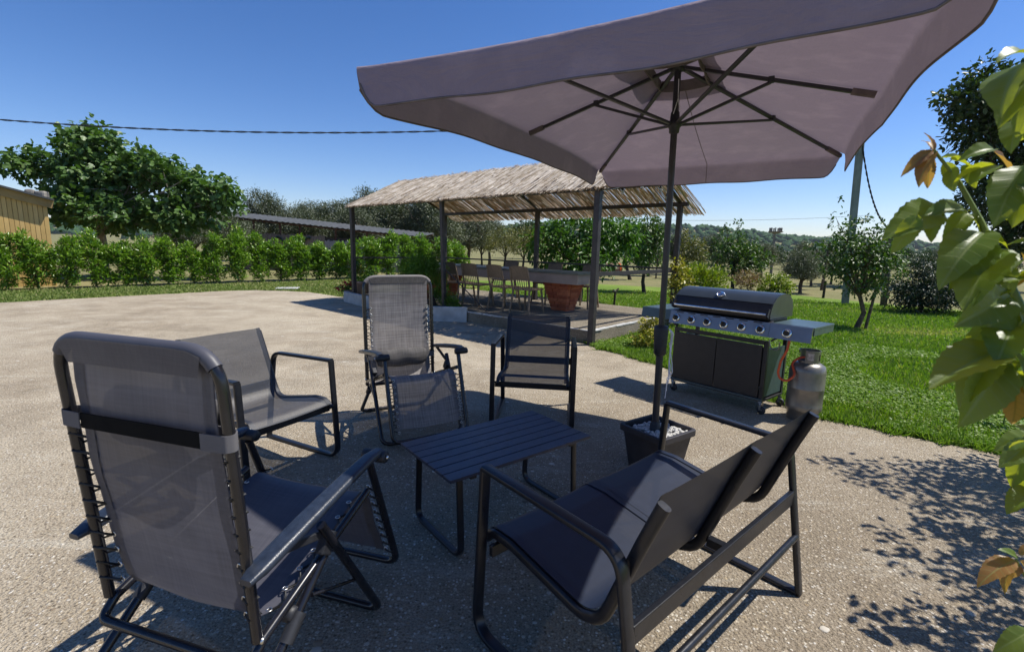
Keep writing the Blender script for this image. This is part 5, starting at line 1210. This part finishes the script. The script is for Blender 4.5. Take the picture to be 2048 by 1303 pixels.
# ------------------------------------------------------------------ grass blades and loose stones (nobody could count them)
def inside(poly, P):
    x, y = P[:, 0], P[:, 1]; r = np.zeros(len(P), bool); n = len(poly)
    for i in range(n):
        x1, y1 = poly[i]; x2, y2 = poly[(i + 1) % n]
        c = ((y1 > y) != (y2 > y)) & (x < (x2 - x1) * (y - y1) / (y2 - y1 + 1e-12) + x1); r ^= c
    return r
PATIO_POLY = EDGE + [(1.05, 6.95), (-.8, 8.75), (-3.5, 11.9)] + LEFTE
def view_mask(P, m=1.16): return (P[:, 1] > 1.2) & (np.abs(P[:, 0]) < P[:, 1] * m + .3)
def grass(name, poly, n, dmin, dmax, hgt, mat, label, excl=None, seed=0, wmul=1.):
    rs = np.random.RandomState(seed); out = []; 
    # sample density falling with distance from the camera
    d = np.exp(rs.uniform(math.log(dmin), math.log(dmax), n * 6)); a = rs.uniform(-.86, .86, n * 6)
    P = np.stack([d * np.sin(a), d * np.cos(a)], 1)
    k = inside(poly, P) & view_mask(P)
    if excl: 
        for e in excl: k &= ~inside(e, P)
    P = P[k][:n]; d = np.linalg.norm(P, axis=1)
    # tufts
    cl = rs.rand(len(P)); D = np.stack([rs.normal(0, .55, len(P)), rs.normal(0, .55, len(P)), .75 + rs.rand(len(P)) * .6], 1)
    ns = np.sin(P[:, 0] * 3.1) * np.sin(P[:, 1] * 2.7 + 1) * .5 + .5
    sz = hgt * (.5 + .8 * rs.rand(len(P))) * (.7 + .6 * ns)
    wd = (.010 + .0016 * d) * wmul
    pt = .5 + .25 * np.sin(P[:, 0] * .9 + 1.3 * np.sin(P[:, 1] * .7)) + .25 * np.sin(P[:, 1] * 1.7 + np.sin(P[:, 0] * 2.3))
    dry = np.exp(-(((P[:, 0] - 7.6) / 1.6) ** 2 + ((P[:, 1] - 8.7) / .55) ** 2)) + np.exp(-(((P[:, 0] - 1.35) / .25) ** 2 + ((P[:, 1] - 6.5) / .2) ** 2)) + .6 * np.clip((P[:, 1] - 11) / 6, 0, 1)
    rn = np.clip(rs.rand(len(P)) * .55 + .18 * ns + .30 * pt + (rs.rand(len(P)) < .09) * .4 + .7 * dry * rs.rand(len(P)), 0, 1)
    sz = sz * (1 - .5 * np.clip(dry, 0, 1)) * (.8 + .4 * pt)
    me = leaf_mesh(name, np.c_[P, np.full(len(P), -.012)], D, sz, wd / sz, 'blade', rn, 1.2, rs)
    return tag(link(name, me, M[mat]), label, 'grass', kind='stuff')
SLAB_P = [pgw(.04, .07)[:2], pgw(6.6, .07)[:2], pgw(6.6, 3.35)[:2], pgw(.04, 3.35)[:2]]
grass('lawn_grass', lawn_poly, 130000, 3.2, 17, .060, 'lf_grass', 'short green grass of the lawn on the right', [PATIO_POLY, SLAB_P], 1)
grass('verge_grass', verge_poly, 42000, 9, 24, .070, 'lf_vergegrass', 'thin dry grass of the verge before the hedge', [PATIO_POLY, SLAB_P], 2)
rs = np.random.RandomState(77); d = np.exp(rs.uniform(math.log(3.2), math.log(9), 160000)); a = rs.uniform(.05, .86, 160000); Pc = np.stack([d * np.sin(a), d * np.cos(a)], 1)
kk = inside(lawn_poly, Pc) & view_mask(Pc) & ~inside(PATIO_POLY, Pc) & ~inside(SLAB_P, Pc) & ((np.sin(Pc[:, 0] * 2.3 + np.sin(Pc[:, 1] * 3)) + np.sin(Pc[:, 1] * 2.9 + 1.5 * np.sin(Pc[:, 0] * 1.7))) > -.3)
Pc = Pc[kk][:34000]; kc = len(Pc); Dc = np.stack([rs.normal(0, 1, kc), rs.normal(0, 1, kc), rs.normal(.1, .25, kc)], 1); sc2 = .016 + .018 * rs.rand(kc)
tag(link('clover', leaf_mesh('clover', np.c_[Pc, .018 + .025 * rs.rand(kc)], Dc, sc2, .75, 'oval', rs.rand(kc) * .8, .3, rs), M['lf_grass']), 'low clover patches in the near lawn', 'clover', kind='stuff')
# longer tufts along the concrete edge on the right
rs = np.random.RandomState(9); pts = []
for a, b in zip(EDGE[3:], EDGE[4:]):
    a = np.array(a); b = np.array(b); L = np.linalg.norm(b - a)
    nrm = np.array([(b - a)[1], -(b - a)[0]]) / L
    m_ = int(L * 1500); f = rs.rand(m_); pts.append(a + (b - a) * f[:, None] + nrm * (np.abs(rs.normal(0, .09, m_)) - .02 - .05 * (np.sin(f * L * 9 + a[0] * 7) + np.sin(f * L * 23)) * rs.rand(m_))[:, None])
pts = np.concatenate(pts); k = len(pts)
D = np.stack([rs.normal(0, .7, k), rs.normal(0, .7, k), .6 + rs.rand(k) * .6], 1)
sz = .05 + .07 * rs.rand(k)
tag(link('edge_grass', leaf_mesh('edge_grass', np.c_[pts, np.full(k, -.01)], D, sz, .012 / sz, 'blade', np.clip(rs.rand(k) * .9, 0, 1), 1.2, rs), M['lf_grass']), 'taller grass spilling over the concrete edge', 'grass', kind='stuff')
# small stones proud of the concrete
rs = np.random.RandomState(12); n = 3800
d = np.exp(rs.uniform(math.log(1.45), math.log(5.2), n)); a = rs.uniform(-.85, .85, n); C = np.stack([d * np.sin(a), d * np.cos(a), np.zeros(n)], 1)
C = C[inside(PATIO_POLY, C[:, :2])]; n = len(C); r_ = .003 + .004 * rs.rand(n) ** 2 + .009 * (rs.rand(n) < .012)
S = np.stack([r_ * rs.uniform(.8, 1.4, n), r_ * rs.uniform(.8, 1.4, n), r_ * .22], 1)
t = NT('aggregate stone'); at_ = t.n('ShaderNodeAttribute', attribute_name='rnd')
M['aggr'] = t.done(t.bsdf(t.ramp(at_.outputs['Fac'], [(0, (.13, .10, .07)), (.4, (.27, .21, .14)), (.7, (.36, .31, .24)), (1, (.47, .43, .36))]), .8, 0, .3))
pb = blob_mass('aggregate', C, S, M['aggr'], rs, .12); pb.parent = patio; tag(pb, kind='stuff')

# ------------------------------------------------------------------ rose bush at the right edge
rb = thing('rose_bush', 'rose bush with large glossy leaves leaning in at the right edge', 'rose bush', (1.25, .55, 0), 0)
RB = Vector((1.25, .55, 0))
leafmeshes = {}
def rose_leaf_mesh(seed, young):
    key = (seed, young)
    if key in leafmeshes: return leafmeshes[key]
    rs = np.random.RandomState(seed + 300); bend = rs.uniform(-1.1, -.3); fold = rs.uniform(.08, .28); tw = rs.uniform(-.35, .35); asp = rs.uniform(.21, .29) * (.75 if young else 1.)
    nu, nv = 20, 8; V = []
    for i in range(nu + 1):
        u = i / nu; w_ = asp * max(0., math.sin(math.pi * u ** .82)) ** .8 * (1.05 - .22 * u) if 0 < u < 1 else 0.
        for j in range(nv + 1):
            v = 2 * j / nv - 1; x = w_ * v * (1 + (.06 if i % 2 else -.03) * (abs(v) > .9))
            y = math.sin(bend * u) / bend; z = (1 - math.cos(bend * u)) / bend
            rip = .010 * math.sin(26 * (u - abs(v) * .18)) * abs(v) + .02 * math.sin(5 * u + seed) * v
            V.append((x * math.cos(tw * u), y, z + abs(v) * w_ * fold * 2 + x * math.sin(tw * u) + rip))
    F = [(i * (nv + 1) + j, i * (nv + 1) + j + 1, (i + 1) * (nv + 1) + j + 1, (i + 1) * (nv + 1) + j) for i in range(nu) for j in range(nv)]
    me = bpy.data.meshes.new('leaf'); me.from_pydata(V, [], F); me.update(); me.polygons.foreach_set('use_smooth', [True] * len(F))
    at = me.attributes.new('rnd', 'FLOAT', 'POINT'); at.data.foreach_set('value', np.full(len(V), rs.rand()).astype(np.float32))
    me.materials.append(M['rose_young'] if young else M['rose_big']); leafmeshes[key] = me; return me
def m_bigleaf(name, top, top2, under, edge):
    t = NT(name); at = t.n('ShaderNodeAttribute', attribute_name='rnd'); v = t.coord('Object')
    sp = t.n('ShaderNodeSeparateXYZ'); t.l(v, sp.inputs[0])
    ax = t.n('ShaderNodeMath', operation='ABSOLUTE'); t.l(sp.outputs[0], ax.inputs[0])
    sl_ = t.n('ShaderNodeMath', operation='MULTIPLY_ADD'); sl_.inputs[1].default_value = -.75; t.l(ax.outputs[0], sl_.inputs[0]); t.l(sp.outputs[1], sl_.inputs[2])
    fr = t.n('ShaderNodeMath', operation='MULTIPLY'); fr.inputs[1].default_value = 52.; t.l(sl_.outputs[0], fr.inputs[0])
    sn = t.n('ShaderNodeMath', operation='SINE'); t.l(fr.outputs[0], sn.inputs[0])
    vein = t.ramp(sn.outputs[0], [(.90, BLACK4), (1., (.55,) * 3)]); mid = t.ramp(ax.outputs[0], [(.006, (.8,) * 3), (.018, BLACK4)])
    vm = t.mix(1., vein, mid, 'LIGHTEN')
    c = t.mix(at.outputs['Fac'], top, top2); c = t.mix(t.noise(v, 7., 4), c, t.mix(.35, c, edge))
    c = t.mix(t.ramp(t.noise(v, 16., 3, .7), [(.66, BLACK4), (.72, (.6,) * 3)]), c, (.16, .11, .03, 1))
    cv = t.mix(vm, c, t.mix(.5, c, (.45, .5, .16, 1)))
    ge = t.n('ShaderNodeNewGeometry'); cb = t.mix(ge.outputs['Backfacing'], cv, t.mix(vm, under, t.mix(.3, under, (.08, .12, .02, 1))))
    p = t.bsdf(cb, .40, 0, .45, t.bump(vm, .10, .01))
    tr = t.n('ShaderNodeBsdfTranslucent'); t.l(t.mix(vm, under, t.mix(.6, under, (.05, .1, .0, 1))), tr.inputs[0])
    g = t.n('ShaderNodeMixShader'); g.inputs[0].default_value = .42; t.l(p, g.inputs[1]); t.l(tr.outputs[0], g.inputs[2])
    return t.done(g.outputs[0])
M['rose_big'] = m_bigleaf('rose leaflet', (.035, .095, .03, 1), (.085, .175, .03, 1), (.46, .52, .025, 1), (.22, .23, .03, 1))
M['rose_young'] = m_bigleaf('young rose leaflet', (.13, .075, .05, 1), (.24, .15, .05, 1), (.50, .30, .05, 1), (.42, .12, .06, 1))
def add_leaf(parent, pos, dirv, size, seed, young=False, up=(0, 0, 1)):
    me = rose_leaf_mesh(seed % 13, young); o = bpy.data.objects.new('leaf', me); COL.objects.link(o); o.parent = parent
    y = Vector(dirv).normalized(); upv = Vector(up); x = y.cross(upv)
    x = x.normalized() if x.length > 1e-4 else Vector((1, 0, 0)); z = x.cross(y)
    m = Matrix((x, y, z)).transposed().to_4x4(); m.translation = Vector(pos) - RB
    o.matrix_local = m @ Matrix.Diagonal((size, size, size, 1)); return o
def cane(pts, r0, r1):
    P = fillet(pts, .1, 6); n = len(P); P = [p - RB for p in P]
    mb = MB().taper(P, [r0 + (r1 - r0) * i / (n - 1) for i in range(n)], 8)
    for k in range(3, n - 1, 2):   # thorns
        d = Vector(rnd_dirs(1, rng)[0]); mb.taper([P[k], P[k] + d * .010 - Vector((0, 0, .003))], [.0022, .0003], 4)
    return mb.build('cane', M['cane_rose'], rb)
cane([(1.15, .50, .0), (1.02, .55, .7), (.80, .62, 1.08), (.718, .66, 1.282), (.691, .68, 1.35), (.675, .71, 1.421), (.646, .725, 1.478), (.617, .74, 1.522)], .0085, .0022)
cane([(1.2, .50, 0), (1.05, .58, .8), (.76, .61, 1.25), (.675, .62, 1.428), (.642, .62, 1.499), (.599, .60, 1.562), (.594, .60, 1.60)], .0075, .0025)
cane([(1.28, .5, 0), (1.12, .60, .6), (.86, .66, 1.0), (.803, .66, 1.093), (.708, .63, 1.19), (.667, .64, 1.241)], .0075, .0025)
cane([(1.3, .6, 0), (1.15, .74, .4), (1.046, .80, .601), (1.019, .82, .723), (.961, .82, .808)], .007, .002)
RL = [((0.617, 0.74, 1.522), (0.608, 0.74, 1.549), 1), ((0.617, 0.74, 1.521), (0.615, 0.75, 1.542), 1), ((0.616, 0.74, 1.522), (0.567, 0.73, 1.497), 1), ((0.621, 0.74, 1.519), (0.573, 0.72, 1.481), 1), ((0.614, 0.74, 1.513), (0.615, 0.74, 1.466), 1), ((0.614, 0.74, 1.525), (0.615, 0.76, 1.514), 1), ((0.628, 0.74, 1.51), (0.642, 0.72, 1.515), 0), ((0.635, 0.74, 1.505), (0.652, 0.73, 1.47), 0), ((0.64, 0.73, 1.496), (0.623, 0.71, 1.463), 0), ((0.634, 0.73, 1.508), (0.653, 0.7, 1.495), 0), ((0.645, 0.72, 1.498), (0.657, 0.7, 1.467), 0), ((0.669, 0.7, 1.516), (0.619, 0.69, 1.518), 0), ((0.665, 0.7, 1.515), (0.706, 0.69, 1.48), 1), ((0.673, 0.7, 1.495), (0.625, 0.68, 1.478), 0), ((0.623, 0.72, 1.434), (0.533, 0.68, 1.416), 0), ((0.575, 0.7, 1.425), (0.545, 0.69, 1.371), 0), ((0.624, 0.72, 1.431), (0.59, 0.7, 1.397), 0), ((0.651, 0.71, 1.434), (0.584, 0.69, 1.438), 0), ((0.655, 0.71, 1.431), (0.614, 0.69, 1.397), 0), ((0.656, 0.71, 1.427), (0.686, 0.7, 1.405), 0), ((0.672, 0.66, 1.489), (0.607, 0.62, 1.426), 0), ((0.682, 0.66, 1.483), (0.644, 0.63, 1.415), 0), ((0.701, 0.7, 1.421), (0.689, 0.66, 1.444), 0), ((0.68, 0.7, 1.399), (0.698, 0.67, 1.385), 0), ((0.666, 0.69, 1.402), (0.568, 0.64, 1.362), 0), ((0.671, 0.69, 1.395), (0.608, 0.66, 1.332), 0), ((0.681, 0.69, 1.378), (0.597, 0.63, 1.317), 0), ((0.684, 0.69, 1.381), (0.677, 0.64, 1.365), 0), ((0.684, 0.68, 1.364), (0.679, 0.64, 1.322), 0), ((0.679, 0.69, 1.392), (0.655, 0.7, 1.398), 0), ((0.687, 0.66, 1.317), (0.598, 0.62, 1.286), 0), ((0.692, 0.66, 1.31), (0.632, 0.63, 1.251), 0), ((0.686, 0.66, 1.324), (0.651, 0.66, 1.316), 0), ((0.705, 0.66, 1.296), (0.69, 0.62, 1.261), 0), ((0.701, 0.66, 1.282), (0.625, 0.6, 1.25), 0), ((0.667, 0.64, 1.243), (0.549, 0.6, 1.219), 0), ((0.668, 0.64, 1.239), (0.591, 0.62, 1.183), 0), ((0.674, 0.64, 1.243), (0.677, 0.6, 1.235), 0), ((0.673, 0.64, 1.229), (0.602, 0.6, 1.149), 0), ((0.678, 0.64, 1.222), (0.659, 0.62, 1.178), 0), ((0.685, 0.63, 1.204), (0.673, 0.6, 1.137), 1), ((0.689, 0.63, 1.218), (0.693, 0.6, 1.186), 0), ((0.595, 0.6, 1.595), (0.514, 0.57, 1.546), 0), ((0.598, 0.6, 1.578), (0.55, 0.58, 1.525), 0), ((0.606, 0.6, 1.568), (0.582, 0.58, 1.512), 0), ((0.594, 0.6, 1.6), (0.543, 0.58, 1.607), 0), ((0.621, 0.62, 1.54), (0.578, 0.6, 1.503), 0), ((0.697, 0.66, 1.365), (0.668, 0.66, 1.347), 0), ((1.834, 1.6, 0.739), (1.709, 1.55, 0.666), 0), ((1.842, 1.6, 0.702), (1.772, 1.6, 0.558), 0), ((1.875, 1.6, 0.628), (1.826, 1.6, 0.511), 0), ((1.848, 1.6, 0.758), (1.715, 1.6, 0.718), 0), ((1.89, 1.6, 0.552), (1.746, 1.55, 0.519), 0), ((0.959, 0.82, 0.806), (0.869, 0.8, 0.792), 1), ((0.96, 0.82, 0.801), (0.917, 0.81, 0.752), 1), ((0.965, 0.82, 0.801), (0.968, 0.82, 0.738), 1), ((0.969, 0.82, 0.806), (1.011, 0.82, 0.76), 1), ((0.963, 0.82, 0.811), (0.935, 0.82, 0.836), 0), ((0.967, 0.82, 0.817), (0.979, 0.82, 0.848), 1), ((0.993, 0.8, 0.675), (0.919, 0.78, 0.649), 0), ((1.007, 0.8, 0.649), (0.977, 0.8, 0.61), 0)]
rs = np.random.RandomState(41)
for i, (p, q, yg) in enumerate(RL):
    p = Vector(p); q = Vector(q); d = q - p; L = d.length
    upv = Vector((rs.normal(-.1, .45), rs.normal(-.25, .35), 1))
    add_leaf(rb, p, d, max(L * 1.0, .030), i * 5 + 2, bool(yg), upv)
cane([(1.9, 1.3, 0), (2.05, 1.55, .3), (2.005, 1.6, .516), (1.888, 1.6, .647), (1.817, 1.6, .739)], .007, .002)
axis = [Vector(p) for p in ((.80, .64, 1.08), (.718, .66, 1.282), (.691, .68, 1.35), (.675, .70, 1.42))]
axis2 = [Vector(p) for p in ((.70, .62, 1.36), (.642, .62, 1.499), (.61, .60, 1.60))]; axis3 = [Vector(p) for p in ((.83, .66, 1.02), (.708, .63, 1.19), (.67, .64, 1.24))]
for k in range(84):
    q = along((axis, axis2, axis3)[k % 3], rs.rand()) + Vector((rs.normal(.03, .03), rs.normal(0, .03), rs.normal(0, .03))); add_leaf(rb, q, rnd_dirs(1, rs)[0] + np.array([-.1, 0, -.25]), .040 + .028 * rs.rand(), k + 3, k % 9 == 0, (rs.normal(0, .5), -.3, 1))
for k in range(10):
    p = Vector((.735 + .10 * rs.rand(), .60 + .12 * rs.rand(), 1.12 + .55 * rs.rand())); add_leaf(rb, p, rnd_dirs(1, rs)[0] * .8 + np.array([.2, 0, -.2]), .045 + .03 * rs.rand(), k, k % 6 == 0)
# second rose farther along the lawn edge, mostly out of the frame, throws the leafy shadow
def rose2(name, label, base, lobes, n, seed, size=.055):
    t = thing(name, label, 'rose bush', base, 0, 'roses along the lawn edge'); rs = np.random.RandomState(seed)
    bx = np.array(base); lob = [(l[0] - bx[0], l[1] - bx[1], l[2] - bx[2], l[3], l[4]) for l in lobes]
    mb = MB(); limbs(mb, (0, 0, 0), lob, .016, rs, (.0, 0, .25), 3, 5); mb.build('canes', M['cane_rose'], t)
    crown('foliage', lob, n, .11, size, .62, 'oval', M['lf_rose'], t, rs, per=8, droop=.2, fill=.35); return t
rose2('rose_shrub', 'leafy rose shrub at the right frame edge beside the lawn', (3.70, 2.80, 0), [(3.72, 2.85, .45, .36, .36), (3.74, 2.80, .95, .46, .36), (3.72, 2.75, 1.45, .50, .40), (3.66, 2.80, 1.85, .45, .30), (3.45, 3.0, 2.05, .25, .15)], 2300, 31)
rose2('rose_shrub', 'leafy rose shrub nearer the camera at the right frame edge', (3.25, 2.05, 0), [(3.2, 2.1, .6, .30, .34), (3.15, 2.1, 1.1, .38, .34), (3.05, 2.15, 1.5, .36, .26)], 1300, 32)
rose2('rose_shrub', 'leafy rose shrub low in the right foreground corner', (2.60, 1.55, 0), [(2.55, 1.58, .5, .22, .3), (2.42, 1.60, 1.0, .30, .26), (2.25, 1.60, 1.25, .25, .16)], 650, 33)
wf = thing('white_rose', 'white flower low behind the right rose leaves', 'flower', (4.05, 3.75, 0), 0)
crown('petals', [(0, 0, .30, .10, .05), (.25, .05, .33, .07, .05)], 120, .04, .035, .9, 'oval', M['white_petal'], wf, np.random.RandomState(2), per=10); MB().taper([(0, 0, 0), (.02, 0, .3)], [.006, .004], 5).build('stem', M['cane_rose'], wf)

# ------------------------------------------------------------------ summer air
hz = MB().box((0, 1700, 40), (5400, 4400, 90)).build('haze', None)
t = NT('summer haze'); pv = t.n('ShaderNodeVolumePrincipled'); pv.inputs['Color'].default_value = (.80, .88, 1, 1); pv.inputs['Density'].default_value = .00010; pv.inputs['Anisotropy'].default_value = .2
t.l(pv.outputs[0], t.out.inputs['Volume']); hz.data.materials.append(t.m); tag(hz, kind='stuff')
